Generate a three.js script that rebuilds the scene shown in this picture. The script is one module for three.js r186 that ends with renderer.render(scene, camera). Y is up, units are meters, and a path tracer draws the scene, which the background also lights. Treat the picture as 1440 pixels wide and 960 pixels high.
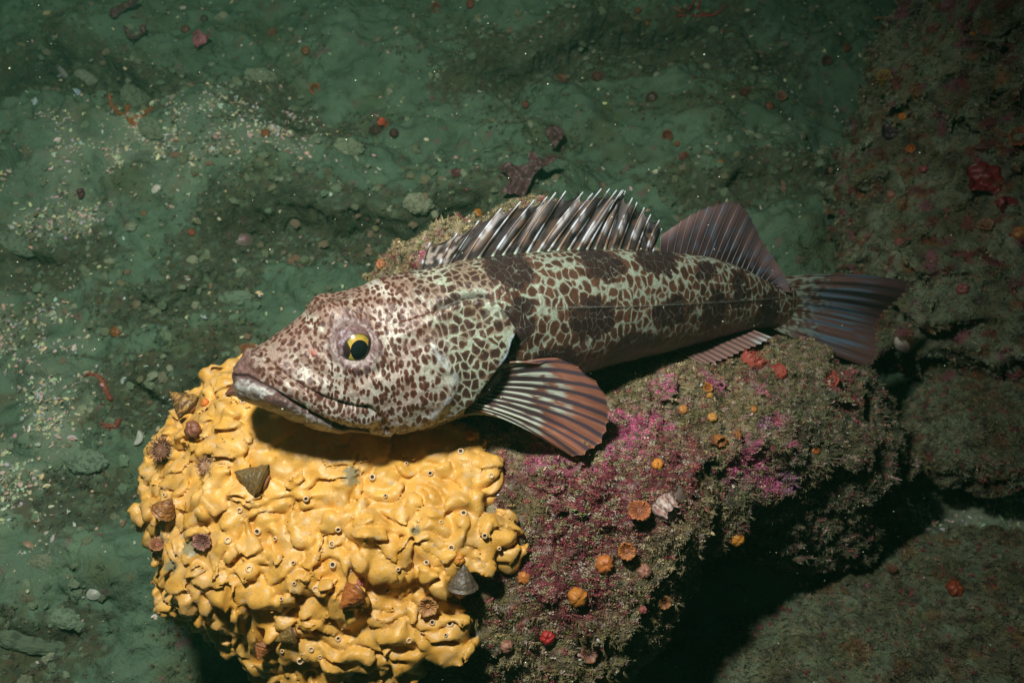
import * as THREE from 'three';
import { mergeGeometries, mergeVertices } from 'three/addons/utils/BufferGeometryUtils.js';
import { TessellateModifier } from 'three/addons/modifiers/TessellateModifier.js';
import { createNoise3D } from 'simplex-noise';

// ---------------------------------------------------------------- camera, water light, lamp, exposure
const rad = (a) => a * Math.PI / 180;
const scene = new THREE.Scene();
const camera = new THREE.PerspectiveCamera(46, 1024 / 682, 0.05, 40);
const EYE = new THREE.Vector3(0, 0.75, 1.1), PITCH = 25;
camera.position.copy(EYE);
camera.rotation.x = rad(-PITCH);
camera.focus = 0.97; camera.userData.fStop = 6.5;
const renderer = new THREE.WebGLRenderer({ antialias: true });
renderer.toneMapping = THREE.LinearToneMapping;
renderer.toneMappingExposure = 1;
renderer.shadowMap.enabled = true;

{ // dim green water all round, a little lighter towards the surface
  const W = 64, H = 32, px = new Float32Array(W * H * 4);
  for (let j = 0; j < H; j++) {
    const up = Math.sin(((j + 0.5) / H - 0.5) * Math.PI), k = up > 0 ? 0.5 + 0.5 * up : 0.5;
    for (let i = 0; i < W; i++) px.set([0.007 * k, 0.016 * k, 0.012 * k, 1], (j * W + i) * 4);
  }
  const t = new THREE.DataTexture(px, W, H, THREE.RGBAFormat, THREE.FloatType);
  t.mapping = THREE.EquirectangularReflectionMapping; t.magFilter = THREE.LinearFilter; t.needsUpdate = true;
  scene.background = t; scene.environment = t;
}
const sun = new THREE.DirectionalLight(new THREE.Color(0.45, 1, 0.72), 0.035);   // what daylight is left at this depth, spread wide by the water
sun.position.set(-0.5, 5, 1.2); sun.target.position.set(0, 0, 0); sun.shadow.radius = 160; sun.castShadow = true;
Object.assign(sun.shadow.camera, { left: -4, right: 4, top: 4, bottom: -4, near: 0.1, far: 20 });
scene.add(sun, sun.target);
const LAMP_AT = new THREE.Vector3(-0.27, 1.30, 0.80), LAMP_AIM = new THREE.Vector3(-0.43, 0.15, -0.10), LAMP_POWER = 7.3;
scene.fog = new THREE.FogExp2(new THREE.Color(0.25, 0.95, 0.58), 0.022);

// ---------------------------------------------------------------- helpers
const rng = (s) => () => { s = (s + 0x6d2b79f5) | 0; let t = Math.imul(s ^ (s >>> 15), 1 | s); t = (t + Math.imul(t ^ (t >>> 7), 61 | t)) ^ t; return ((t ^ (t >>> 14)) >>> 0) / 4294967296; };
const rand = rng(20221);
const pick = (a, b) => a + (b - a) * rand();
const n3 = createNoise3D(rng(77)), n3b = createNoise3D(rng(1234));
const fbm = (x, y, z, o = 4, g = 0.5) => { let s = 0, a = 1, t = 0; for (let i = 0; i < o; i++) { s += a * n3(x, y, z); t += a; a *= g; x = x * 2.03 + 5.1; y = y * 2.03 - 3.7; z = z * 2.03 + 1.3; } return s / t; };
const clamp = (x, a = 0, b = 1) => Math.min(b, Math.max(a, x));
const smooth = (a, b, x) => { const t = clamp((x - a) / (b - a)); return t * t * (3 - 2 * t); };
const lerp = (a, b, t) => a + (b - a) * t;
const mix3 = (a, b, t) => [lerp(a[0], b[0], t), lerp(a[1], b[1], t), lerp(a[2], b[2], t)];
const V = (x, y, z) => new THREE.Vector3(x, y, z);
const FOCAL = 480 / Math.tan(rad(23));
const fwd = V(0, -Math.sin(rad(PITCH)), -Math.cos(rad(PITCH))), upv = V(0, Math.cos(rad(PITCH)), -Math.sin(rad(PITCH)));
// where a thing seen at (x, y) of the photograph stands when it is d metres in front of the eye
const at = (x, y, d) => EYE.clone().addScaledVector(fwd, d).addScaledVector(upv, d * (480 - y) / FOCAL).add(V(d * (x - 720) / FOCAL, 0, 0));
const curve1 = (pts) => (x) => { // monotone-ish cubic through [x, y] pairs
  const n = pts.length; if (x <= pts[0][0]) return pts[0][1]; if (x >= pts[n - 1][0]) return pts[n - 1][1];
  let i = 0; while (x > pts[i + 1][0]) i++;
  const m = (k) => k <= 0 || k >= n - 1 ? (k <= 0 ? (pts[1][1] - pts[0][1]) / (pts[1][0] - pts[0][0]) : (pts[n - 1][1] - pts[n - 2][1]) / (pts[n - 1][0] - pts[n - 2][0])) : (pts[k + 1][1] - pts[k - 1][1]) / (pts[k + 1][0] - pts[k - 1][0]);
  const h = pts[i + 1][0] - pts[i][0], t = (x - pts[i][0]) / h, t2 = t * t, t3 = t2 * t;
  return (2 * t3 - 3 * t2 + 1) * pts[i][1] + (t3 - 2 * t2 + t) * h * m(i) + (3 * t2 - 2 * t3) * pts[i + 1][1] + (t3 - t2) * h * m(i + 1);
};
const polyDist = (pts, x, y) => { // distance to a polyline, and where along it (0..1)
  let best = 1e9, where = 0;
  for (let i = 0; i + 1 < pts.length; i++) {
    const ax = pts[i][0], ay = pts[i][1], bx = pts[i + 1][0] - ax, by = pts[i + 1][1] - ay, t = clamp(((x - ax) * bx + (y - ay) * by) / (bx * bx + by * by || 1e-9)), d = Math.hypot(x - ax - bx * t, y - ay - by * t);
    if (d < best) { best = d; where = (i + t) / (pts.length - 1); }
  }
  return [best, where];
};
const inside = (pts, x, y) => { let c = false; for (let i = 0, j = pts.length - 1; i < pts.length; j = i++) if ((pts[i][1] > y) !== (pts[j][1] > y) && x < (pts[j][0] - pts[i][0]) * (y - pts[i][1]) / (pts[j][1] - pts[i][1]) + pts[i][0]) c = !c; return c; };

const used = {};
const numbered = (name) => { const k = used[name] = (used[name] ?? -1) + 1; return k ? `${name}_${String(k).padStart(3, '0')}` : name; };
function tag(o, label, category, group, kind) { if (label) o.userData.label = label; if (category) o.userData.category = category; if (group) o.userData.group = group; if (kind) o.userData.kind = kind; return o; }
function thing(name, label, category, pos, group) { const g = new THREE.Group(); g.name = numbered(name); if (pos) g.position.copy(pos); scene.add(g); return tag(g, label, category, group); }
function part(name, geo, mat, parent) { const m = new THREE.Mesh(geo, mat); m.name = name; m.castShadow = m.receiveShadow = true; parent.add(m); return m; }
function solo(name, geo, mat, label, category, group, kind) { const m = new THREE.Mesh(geo, mat); m.name = numbered(name); m.castShadow = m.receiveShadow = true; scene.add(m); return tag(m, label, category, group, kind); }
const geom = (pos, idx, extra = {}) => {
  const g = new THREE.BufferGeometry();
  g.setAttribute('position', new THREE.BufferAttribute(pos instanceof Float32Array ? pos : new Float32Array(pos), 3));
  if (extra.color) g.setAttribute('color', new THREE.BufferAttribute(extra.color instanceof Float32Array ? extra.color : new Float32Array(extra.color), 3));
  if (extra.uv) g.setAttribute('uv', new THREE.BufferAttribute(extra.uv instanceof Float32Array ? extra.uv : new Float32Array(extra.uv), 2));
  g.setIndex(new THREE.BufferAttribute(idx instanceof Uint32Array ? idx : new Uint32Array(idx), 1));
  g.computeVertexNormals();
  return g;
};
// closed or open grid surface; f(i / (nu - 1), j / (nv - 1)) gives { p: [x, y, z], c: [r, g, b] }
function sheet(nu, nv, f, uvScale = 1) {
  const pos = [], col = [], uv = [], idx = [];
  for (let j = 0; j < nv; j++) for (let i = 0; i < nu; i++) { const r = f(i / (nu - 1), j / (nv - 1)); pos.push(...r.p); if (r.c) col.push(...r.c); uv.push(...(r.uv ?? [i / (nu - 1) * uvScale, j / (nv - 1) * uvScale])); }
  for (let j = 0; j + 1 < nv; j++) for (let i = 0; i + 1 < nu; i++) { const a = j * nu + i; idx.push(a, a + 1, a + nu, a + 1, a + nu + 1, a + nu); }
  return geom(pos, idx, { color: col.length ? col : null, uv });
}
// surface of the cells where a sampled field changes sign (negative inside)
function nets(F, nx, ny, nz, lo, h) {
  const id = new Int32Array(nx * ny * nz).fill(-1), pos = [], idx = [], sx = 1, sy = nx, sz = nx * ny;
  const off = [0, sx, sy, sx + sy, sz, sx + sz, sy + sz, sx + sy + sz];
  for (let k = 0; k < nz - 1; k++) for (let j = 0; j < ny - 1; j++) for (let i = 0; i < nx - 1; i++) {
    const b = i + j * sy + k * sz; let m = 0;
    for (let c = 0; c < 8; c++) if (F[b + off[c]] < 0) m |= 1 << c;
    if (m === 0 || m === 255) continue;
    let x = 0, y = 0, z = 0, n = 0;
    for (let c = 0; c < 8; c++) for (const ax of [1, 2, 4]) { if (c & ax) continue; const d = c | ax, p = F[b + off[c]], q = F[b + off[d]]; if ((p < 0) === (q < 0)) continue; const t = p / (p - q); x += (c & 1) + (ax === 1 ? t : 0); y += ((c >> 1) & 1) + (ax === 2 ? t : 0); z += ((c >> 2) & 1) + (ax === 4 ? t : 0); n++; }
    id[b] = pos.length / 3; pos.push(lo[0] + (i + x / n) * h, lo[1] + (j + y / n) * h, lo[2] + (k + z / n) * h);
  }
  const quad = (a, b, c, d, flip) => { if (a < 0 || b < 0 || c < 0 || d < 0) return; flip ? idx.push(a, c, b, a, d, c) : idx.push(a, b, c, a, c, d); };
  for (let k = 1; k < nz - 1; k++) for (let j = 1; j < ny - 1; j++) for (let i = 1; i < nx - 1; i++) {
    const b = i + j * sy + k * sz, v = F[b] < 0;
    if (v !== (F[b + sx] < 0)) quad(id[b - sy - sz], id[b - sz], id[b], id[b - sy], !v);
    if (v !== (F[b + sy] < 0)) quad(id[b - sx - sz], id[b - sx], id[b], id[b - sz], !v);
    if (v !== (F[b + sz] < 0)) quad(id[b - sx - sy], id[b - sy], id[b], id[b - sx], !v);
  }
  return geom(pos, idx);
}
// uv in metres from the three axis planes, with the seams split
function boxUV(g, scale = 1) {
  const p = g.attributes.position.array, n = g.attributes.normal.array, c = g.attributes.color?.array, ix = g.index.array, map = new Map(), P = [], N = [], C = [], U = [], I = new Uint32Array(ix.length);
  for (let t = 0; t < ix.length; t += 3) {
    let a = 0, b = 0, d = 0; for (let k = 0; k < 3; k++) { a += n[ix[t + k] * 3]; b += n[ix[t + k] * 3 + 1]; d += n[ix[t + k] * 3 + 2]; }
    a = Math.abs(a); b = Math.abs(b); d = Math.abs(d); const ax = b >= a && b >= d ? 1 : a >= d ? 0 : 2;
    for (let k = 0; k < 3; k++) {
      const v = ix[t + k], key = v * 3 + ax; let o = map.get(key);
      if (o === undefined) { o = P.length / 3; map.set(key, o); const x = p[v * 3], y = p[v * 3 + 1], z = p[v * 3 + 2]; P.push(x, y, z); N.push(n[v * 3], n[v * 3 + 1], n[v * 3 + 2]); if (c) C.push(c[v * 3], c[v * 3 + 1], c[v * 3 + 2]); if (ax === 1) U.push(x * scale, z * scale); else if (ax === 0) U.push(z * scale, y * scale); else U.push(x * scale, y * scale); }
      I[t + k] = o;
    }
  }
  const r = new THREE.BufferGeometry(); r.setAttribute('position', new THREE.BufferAttribute(new Float32Array(P), 3)); r.setAttribute('normal', new THREE.BufferAttribute(new Float32Array(N), 3)); if (c) r.setAttribute('color', new THREE.BufferAttribute(new Float32Array(C), 3)); r.setAttribute('uv', new THREE.BufferAttribute(new Float32Array(U), 2)); r.setIndex(new THREE.BufferAttribute(I, 1));
  return r;
}
// a tapered tube along points with radii; colours per point
function tube(pts, radii, seg = 6, cols) {
  const pos = [], col = [], idx = [], n = pts.length; let side = null;
  for (let i = 0; i < n; i++) {
    const t = pts[Math.min(n - 1, i + 1)].clone().sub(pts[Math.max(0, i - 1)]).normalize();
    if (!side) { side = Math.abs(t.y) < 0.9 ? V(0, 1, 0) : V(1, 0, 0); }
    side = side.clone().addScaledVector(t, -side.dot(t)).normalize(); const b = t.clone().cross(side);
    for (let k = 0; k < seg; k++) { const a = k / seg * 2 * Math.PI, r = radii[i]; const q = pts[i].clone().addScaledVector(side, Math.cos(a) * r).addScaledVector(b, Math.sin(a) * r); pos.push(q.x, q.y, q.z); if (cols) col.push(...cols[i]); }
  }
  for (let i = 0; i + 1 < n; i++) for (let k = 0; k < seg; k++) { const a = i * seg + k, b = i * seg + (k + 1) % seg; idx.push(a, b, a + seg, b, b + seg, a + seg); }
  for (const [e, fl] of [[0, 1], [n - 1, 0]]) for (let k = 1; k + 1 < seg; k++) fl ? idx.push(e * seg, e * seg + k + 1, e * seg + k) : idx.push(e * seg, e * seg + k, e * seg + k + 1);
  return geom(pos, idx, { color: cols ? col : null });
}
// tileable noise textures
function lattice(period, seed) { const r = rng(seed), t = new Float32Array(period * period).map(() => r() * 2 - 1); return (x, y) => { const i = Math.floor(x), j = Math.floor(y), u = x - i, v = y - j, s = u * u * (3 - 2 * u), w = v * v * (3 - 2 * v), q = (a, b) => t[((a % period) + period) % period + (((b % period) + period) % period) * period]; return lerp(lerp(q(i, j), q(i + 1, j), s), lerp(q(i, j + 1), q(i + 1, j + 1), s), w); }; }
function tileFbm(base, oct, seed, gain = 0.55) { const L = []; for (let o = 0; o < oct; o++) L.push(lattice(base << o, seed + o * 17)); return (u, v) => { let s = 0, a = 1, t = 0; for (let o = 0; o < oct; o++) { s += a * L[o](u * (base << o), v * (base << o)); t += a; a *= gain; } return s / t; }; }
function texture(S, f, srgb) { const d = new Uint8Array(S * S * 4); for (let j = 0; j < S; j++) for (let i = 0; i < S; i++) { const c = f(i / S, j / S), o = (j * S + i) * 4; d[o] = clamp(c[0]) * 255; d[o + 1] = clamp(c[1]) * 255; d[o + 2] = clamp(c[2]) * 255; d[o + 3] = 255; } const t = new THREE.DataTexture(d, S, S); t.wrapS = t.wrapT = THREE.RepeatWrapping; t.magFilter = THREE.LinearFilter; if (srgb) t.colorSpace = THREE.SRGBColorSpace; t.needsUpdate = true; return t; }
const again = (t, k) => { const c = t.clone(); c.repeat.set(k, k); c.needsUpdate = true; return c; };

// ---------------------------------------------------------------- shared materials
const gritMap = (() => { const a = tileFbm(8, 6, 11, 0.7), b = tileFbm(64, 2, 91); return texture(512, (u, v) => { const h = 0.5 + 0.5 * a(u, v) + 0.18 * b(u, v); return [h, h, h]; }); })();
const siltColour = (() => { const a = tileFbm(6, 6, 31, 0.62), b = tileFbm(128, 1, 57), c = tileFbm(40, 2, 3); return texture(1024, (u, v) => { const s = 0.74 + 0.22 * a(u, v), g = b(u, v), k = g > 0.86 ? 0.18 : g < -0.82 ? -0.22 : 0, w = 0.05 * c(u, v); return [s + k + w, s + k, s + k - w]; }); })();
const crustColour = (() => { const a = tileFbm(10, 6, 131, 0.75), b = tileFbm(96, 2, 157), c = tileFbm(24, 4, 203, 0.7); return texture(1024, (u, v) => { const s = 0.66 + 0.42 * a(u, v), g = b(u, v), k = g > 0.62 ? 0.3 : g < -0.6 ? -0.3 : 0, w = 0.16 * c(u, v); return [s + k + w, s + k, s + k - 0.7 * w]; }); })();
const M = {
  silt: new THREE.MeshStandardMaterial({ name: 'silt', vertexColors: true, map: again(siltColour, 2.2), bumpMap: again(gritMap, 4), bumpScale: 0.006, roughness: 0.95 }),
  crust: new THREE.MeshStandardMaterial({ name: 'crusted rock', vertexColors: true, map: again(crustColour, 4.5), bumpMap: again(gritMap, 9), bumpScale: 0.006, roughness: 0.8 }),
};

// ---------------------------------------------------------------- seabed: one silty slope with ledges
const S0 = at(720, 960, 1.35), S1 = at(720, 0, 2.2), slopeV = S1.clone().sub(S0).normalize(), slopeN = V(1, 0, 0).cross(slopeV).normalize();
const onSlope = (x, y) => { const dir = at(x, y, 1).sub(EYE), t = S0.clone().sub(EYE).dot(slopeN) / dir.dot(slopeN), q = EYE.clone().addScaledVector(dir, t).sub(S0); return [q.x, q.dot(slopeV)]; };
// ledges: edge line, drop below it in metres, reach of the drop and how far it is undercut
const ledges = [
  [[[-60, 110], [40, 78], [80, 68], [150, 82], [200, 118], [235, 112]], 0.11, 0.13, 0.03],
  [[[290, 310], [330, 290], [400, 286], [470, 298], [540, 300], [620, 300], [700, 290]], 0.11, 0.14, 0.03],
  [[[650, 88], [690, 72], [740, 68], [790, 48], [850, 34], [930, 20], [1010, 12]], 0.09, 0.12, 0.03],
  [[[-40, 345], [30, 345], [70, 352], [120, 336]], 0.06, 0.10, 0.03],
  [[[170, 408], [230, 404], [290, 372], [330, 372]], 0.035, 0.10, 0.035],
  [[[180, 520], [230, 540], [280, 500], [320, 470]], 0.05, 0.12, 0.05],
  [[[900, 62], [980, 56], [1060, 70], [1120, 66]], 0.03, 0.08, 0.03],
  [[[340, 130], [395, 150], [430, 170], [470, 165]], 0.035, 0.07, 0.035],
  [[[475, 205], [500, 215], [512, 198]], 0.02, 0.04, 0.02],
  [[[1000, 262], [1080, 240], [1150, 246], [1210, 230]], 0.04, 0.10, 0.04],
  [[[60, 690], [110, 700], [150, 690]], 0.03, 0.08, 0.03],
  [[[20, 890], [70, 915], [110, 880]], 0.03, 0.08, 0.03],
  [[[330, 115], [360, 118], [390, 112]], 0.02, 0.05, 0.02],
].map(([pts, ...r]) => [pts.map((p) => onSlope(...p)), ...r]);
const shellBeds = [[[300, 190], [230, 200], 0.13], [[190, 215], [120, 215], 0.12], [[330, 150], [390, 200], 0.10], [[40, 450], [10, 440], 0.12], [[30, 640], [60, 560], 0.10], [[45, 660], [20, 720], 0.12], [[1360, 735], [1440, 720], 0.09], [[95, 290], [60, 300], 0.09]].map(([a, b, r]) => [onSlope(...a), onSlope(...b), r]);
const bedDensity = (u, v) => { let s = 0; for (const [a, b, r] of shellBeds) { const d = polyDist([a, b], u, v)[0]; s = Math.max(s, Math.exp(-((d / r) ** 2)) * (0.55 + 0.6 * n3(u * 9, v * 9, 2))); } return clamp(s); };
function slopeBase(u, v) {
  let h = 0.10 * fbm(u * 1.5 + 3, v * 1.9, 0.3, 3) + 0.034 * fbm(u * 5, v * 7, 4, 3) + 0.006 * fbm(u * 24, v * 28, 7, 3);
  const rough = smooth(-0.1, 0.5, fbm(u * 2.2, v * 2.6, 21, 3));
  return [h + rough * 0.018 * fbm(u * 13, v * 19, 11, 4), rough];
}
function ledgeDrop(u, v, w, h0) { // how far the bottom lies lower under a ledge, seen at height w above the slope; the edge is undercut lower down
  let h = 0, near = 0;
  for (const [pts, drop, reach, cut] of ledges) {
    const lo = Math.min(pts[0][0], pts[pts.length - 1][0]), hi = Math.max(pts[0][0], pts[pts.length - 1][0]);
    if (u < lo - 0.1 || u > hi + 0.1) continue;
    let y = null; const wob = 0.030 * n3(u * 5, drop * 90, 3);
    for (let i = 0; i + 1 < pts.length; i++) if (u >= pts[i][0] && u <= pts[i + 1][0]) y = lerp(pts[i][1], pts[i + 1][1], (u - pts[i][0]) / (pts[i + 1][0] - pts[i][0]));
    if (y === null) y = u < lo ? pts[0][1] : pts[pts.length - 1][1];
    if (v > y + 0.25 || v < y - reach * 3) continue;
    const deep = clamp((h0 - w) / drop), ends = smooth(lo - 0.06, lo + 0.08, u) * (1 - smooth(hi - 0.08, hi + 0.06, u)), below = y + wob + cut * deep - v + 0.016 * fbm(u * 14, v * 14, w * 14 + 31, 3);
    const m = smooth(-0.012, 0.034, below) * (1 - smooth(reach * 0.35, reach * (1.7 + 0.7 * n3(u * 8, v * 8, 6)), below)) * ends * (0.8 + 0.45 * n3(u * 7, drop * 70, 9));
    h += -drop * m + 0.2 * drop * Math.exp(-(((below + 0.02) / 0.035) ** 2)) * ends; near = Math.max(near, m);
  }
  return [h, near];
}
function slopeShape(u, v) { const [h0] = slopeBase(u, v), w = h0 + ledgeDrop(u, v, h0, h0)[0]; return [h0 + ledgeDrop(u, v, w, h0)[0], 0]; }
const slopePoint = (u, v, lift = 0) => S0.clone().add(V(u, 0, 0)).addScaledVector(slopeV, v).addScaledVector(slopeN, slopeShape(u, v)[0] + lift);
const slopeAt = (x, y, lift = 0) => slopePoint(...onSlope(x, y), lift);
const silt = [0.118, 0.222, 0.136], olive = [0.115, 0.165, 0.075], dimSilt = [0.075, 0.125, 0.07], paleSilt = [0.165, 0.285, 0.176], rust = [0.20, 0.12, 0.065], pinkSilt = [0.30, 0.11, 0.15];  // green cast of light through the water is put into the silt colours
function siltTone(u, v, w) {
  let c = mix3(silt, paleSilt, clamp(0.5 + 1.1 * fbm(u * 4, v * 4, 40 + w * 5, 4)));
  c = mix3(c, olive, smooth(0.05, 0.5, fbm(u * 3.2, v * 4, 50 + w * 6, 4)) * 0.85);
  c = mix3(c, dimSilt, smooth(0.12, 0.55, fbm(u * 17, v * 20, 60 + w * 20, 4)) * 0.75);
  c = mix3(c, rust, smooth(0.42, 0.6, fbm(u * 8, v * 9, 70 + w * 9, 4)) * 0.5);
  c = mix3(c, pinkSilt, smooth(0.56, 0.66, fbm(u * 13, v * 13, 80 + w * 13, 3)) * 0.55);
  c = mix3(c, [0.40, 0.47, 0.34], bedDensity(u, v) * 0.6);
  let bare = -1; for (const [pts, drop, reach] of ledges) { const d = polyDist(pts, u, v + reach * 0.25)[0] / (reach * 0.75); if (d < 2) bare = Math.max(bare, 1 - d); } // darker mottled tone along and just below the ledge lines
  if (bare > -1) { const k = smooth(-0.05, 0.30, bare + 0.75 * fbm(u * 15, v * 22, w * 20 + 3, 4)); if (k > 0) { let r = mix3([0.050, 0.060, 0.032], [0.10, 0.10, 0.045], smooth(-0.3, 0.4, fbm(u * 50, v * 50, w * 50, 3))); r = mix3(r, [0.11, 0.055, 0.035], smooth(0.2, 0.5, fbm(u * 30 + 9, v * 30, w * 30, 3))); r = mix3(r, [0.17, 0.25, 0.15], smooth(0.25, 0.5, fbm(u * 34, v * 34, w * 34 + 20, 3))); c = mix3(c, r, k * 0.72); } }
  return c;
}
{
  const bed = thing('seabed', 'green silty seabed slope with ledges and patches of broken shell', 'seabed'); bed.userData.kind = 'structure';
  const lo = [-1.55, -0.30, -0.36], hi = [1.55, 1.95, 0.26], h = 0.0068, n = [0, 1, 2].map((k) => Math.ceil((hi[k] - lo[k]) / h) + 1), F = new Float32Array(n[0] * n[1] * n[2]);
  for (let j = 0; j < n[1]; j++) for (let i = 0; i < n[0]; i++) {
    const u = lo[0] + i * h, v = lo[1] + j * h, [h0, rough] = slopeBase(u, v), flat = ledgeDrop(u, v, h0, h0), low = h0 + Math.min(0, flat[0]) - 0.05, active = Math.abs(flat[0]) > 0.004, amp = 0.25 + 0.75 * Math.max(rough, flat[1]);
    for (let k = 0; k < n[2]; k++) {
      const w = lo[2] + k * h; let d = w - h0;
      if (active && w > low - 0.08 && w < h0 + 0.06) d = w - h0 - ledgeDrop(u, v, w, h0)[0]; else if (active) d = w - h0 - flat[0];
      if (Math.abs(d) < 0.035) d += amp * (0.013 * fbm(u * 26, v * 26, w * 26, 2) + 0.006 * n3(u * 70, v * 70, w * 70));
      F[i + j * n[0] + k * n[0] * n[1]] = d;
    }
  }
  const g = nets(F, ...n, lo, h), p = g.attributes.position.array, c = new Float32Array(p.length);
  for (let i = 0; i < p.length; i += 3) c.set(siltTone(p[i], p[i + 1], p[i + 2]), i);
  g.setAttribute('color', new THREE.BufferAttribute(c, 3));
  const near = part('near_slope', boxUV(g), M.silt, bed); near.matrixAutoUpdate = true; near.position.copy(S0); near.quaternion.setFromRotationMatrix(new THREE.Matrix4().makeBasis(V(1, 0, 0), slopeV, slopeN));
  const axis = (a, b, step, outer) => { const R = [], L = []; let s = step, x = a; while (x > -outer) { s *= 1.35; x -= s; L.unshift(x); } s = step; x = b; while (x < outer) { s *= 1.35; x += s; R.push(x); } const M = []; for (let y = a; y <= b; y += step) M.push(y); return [...L, ...M, ...R]; };
  const us = axis(-1.52, 1.52, 0.05, 6), vs = axis(-0.27, 1.92, 0.05, 6), nu = us.length, pos = [], col = [], uv = [], idx = [];
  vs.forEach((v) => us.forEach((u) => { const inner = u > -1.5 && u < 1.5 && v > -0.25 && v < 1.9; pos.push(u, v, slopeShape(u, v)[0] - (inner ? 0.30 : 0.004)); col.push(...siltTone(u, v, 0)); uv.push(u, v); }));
  for (let j = 0; j + 1 < vs.length; j++) for (let i = 0; i + 1 < nu; i++) { const a = j * nu + i; idx.push(a, a + 1, a + nu, a + 1, a + nu + 1, a + nu); }
  const far = part('far_slope', geom(pos, idx, { color: col, uv }), M.silt, bed); far.position.copy(S0); far.quaternion.copy(near.quaternion);
}

// ---------------------------------------------------------------- boulders
const ellipsoid = (c, r, ry = 0, rz = 0) => { const q = new THREE.Quaternion().setFromEuler(new THREE.Euler(0, ry, rz)).invert(), e = new THREE.Matrix4().makeRotationFromQuaternion(q).elements; return (x, y, z) => { x -= c[0]; y -= c[1]; z -= c[2]; const a = e[0] * x + e[4] * y + e[8] * z, b = e[1] * x + e[5] * y + e[9] * z, d = e[2] * x + e[6] * y + e[10] * z, k0 = Math.hypot(a / r[0], b / r[1], d / r[2]), k1 = Math.hypot(a / r[0] / r[0], b / r[1] / r[1], d / r[2] / r[2]); return k0 < 1e-6 ? -Math.min(...r) : k0 * (k0 - 1) / k1; }; };
const blend = (list, k) => (x, y, z) => { let d = 9; for (const f of list) { const e = f(x, y, z), h = Math.max(k - Math.abs(d - e), 0) / k; d = Math.min(d, e) - h * h * k * 0.25; } return d; };
function boulder(base, lo, hi, h, relief, colourAt, cuts) {
  const n = [0, 1, 2].map((k) => Math.ceil((hi[k] - lo[k]) / h) + 1), F = new Float32Array(n[0] * n[1] * n[2]);
  for (let k = 0, q = 0; k < n[2]; k++) for (let j = 0; j < n[1]; j++) for (let i = 0; i < n[0]; i++, q++) {
    const x = lo[0] + i * h, y = lo[1] + j * h, z = lo[2] + k * h; let d = base(x, y, z);
    if (Math.abs(d) < 0.09) { d += relief(x, y, z); if (cuts) d = cuts(x, y, z, d); }
    F[q] = i && j && k && i < n[0] - 1 && j < n[1] - 1 && k < n[2] - 1 ? d : Math.abs(d) + 0.01;
  }
  const g = nets(F, ...n, lo, h), p = g.attributes.position.array, m = g.attributes.normal.array, col = new Float32Array(p.length);
  for (let i = 0; i < p.length; i += 3) col.set(colourAt(p[i], p[i + 1], p[i + 2], m[i], m[i + 1], m[i + 2]), i);
  g.setAttribute('color', new THREE.BufferAttribute(col, 3));
  return boxUV(g);
}
const ridged = (x, y, z) => 1 - Math.abs(n3(x, y, z));
const rockRelief = (x, y, z) => 0.030 * fbm(x * 5, y * 6, z * 5, 3) + 0.011 * fbm(x * 22, y * 22, z * 22, 3) + 0.004 * fbm(x * 75, y * 75, z * 75, 2) - 0.008 * smooth(0.8, 1, ridged(x * 9, y * 9 + 4, z * 9));
const mainRock = blend([
  ellipsoid([-0.225, 0.01, 0.135], [0.225, 0.155, 0.175]),
  ellipsoid([-0.06, -0.06, 0.16], [0.25, 0.18, 0.17]),
  ellipsoid([0.07, 0.065, 0.09], [0.26, 0.15, 0.20], 0.25),
  ellipsoid([0.35, 0.075, -0.05], [0.25, 0.15, 0.19], 0.35),
  ellipsoid([0.03, 0.20, -0.135], [0.27, 0.215, 0.10], 0.25, -0.03),
  ellipsoid([-0.30, 0.09, 0.07], [0.15, 0.125, 0.13]),
  ellipsoid([-0.325, 0.05, 0.16], [0.135, 0.125, 0.14]),
  ellipsoid([0.50, -0.07, -0.15], [0.19, 0.19, 0.22], 0.3),
  ellipsoid([0.09, -0.05, 0.13], [0.19, 0.17, 0.165], 0.2),
], 0.09);
// blotches of colour growing on the boulder: [x, y of the photograph, radius there, colour]
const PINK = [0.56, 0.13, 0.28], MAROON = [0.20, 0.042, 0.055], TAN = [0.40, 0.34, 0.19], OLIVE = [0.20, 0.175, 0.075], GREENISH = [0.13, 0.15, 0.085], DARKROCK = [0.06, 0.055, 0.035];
const rockField = (x, y, z) => { const d = mainRock(x, y, z); return Math.abs(d) < 0.09 ? d + rockRelief(x, y, z) : d; };
function trace(field, x, y, from = 0.4, to = 2.6) { // first point of a field along the sight line of a photograph pixel, with the outward direction
  const dir = at(x, y, 1).sub(EYE); let t = from;
  for (let i = 0; i < 240 && t < to; i++) { const d = field(EYE.x + dir.x * t, EYE.y + dir.y * t, EYE.z + dir.z * t); if (d < 0.0006) break; t += Math.max(0.0006, d * 0.6); }
  if (t >= to) return null;
  const p = EYE.clone().addScaledVector(dir, t), e = 0.004;
  const n = V(field(p.x + e, p.y, p.z) - field(p.x - e, p.y, p.z), field(p.x, p.y + e, p.z) - field(p.x, p.y - e, p.z), field(p.x, p.y, p.z + e) - field(p.x, p.y, p.z - e)).normalize();
  return { p, n };
}
const onRock = (x, y) => trace(rockField, x, y);
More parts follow.
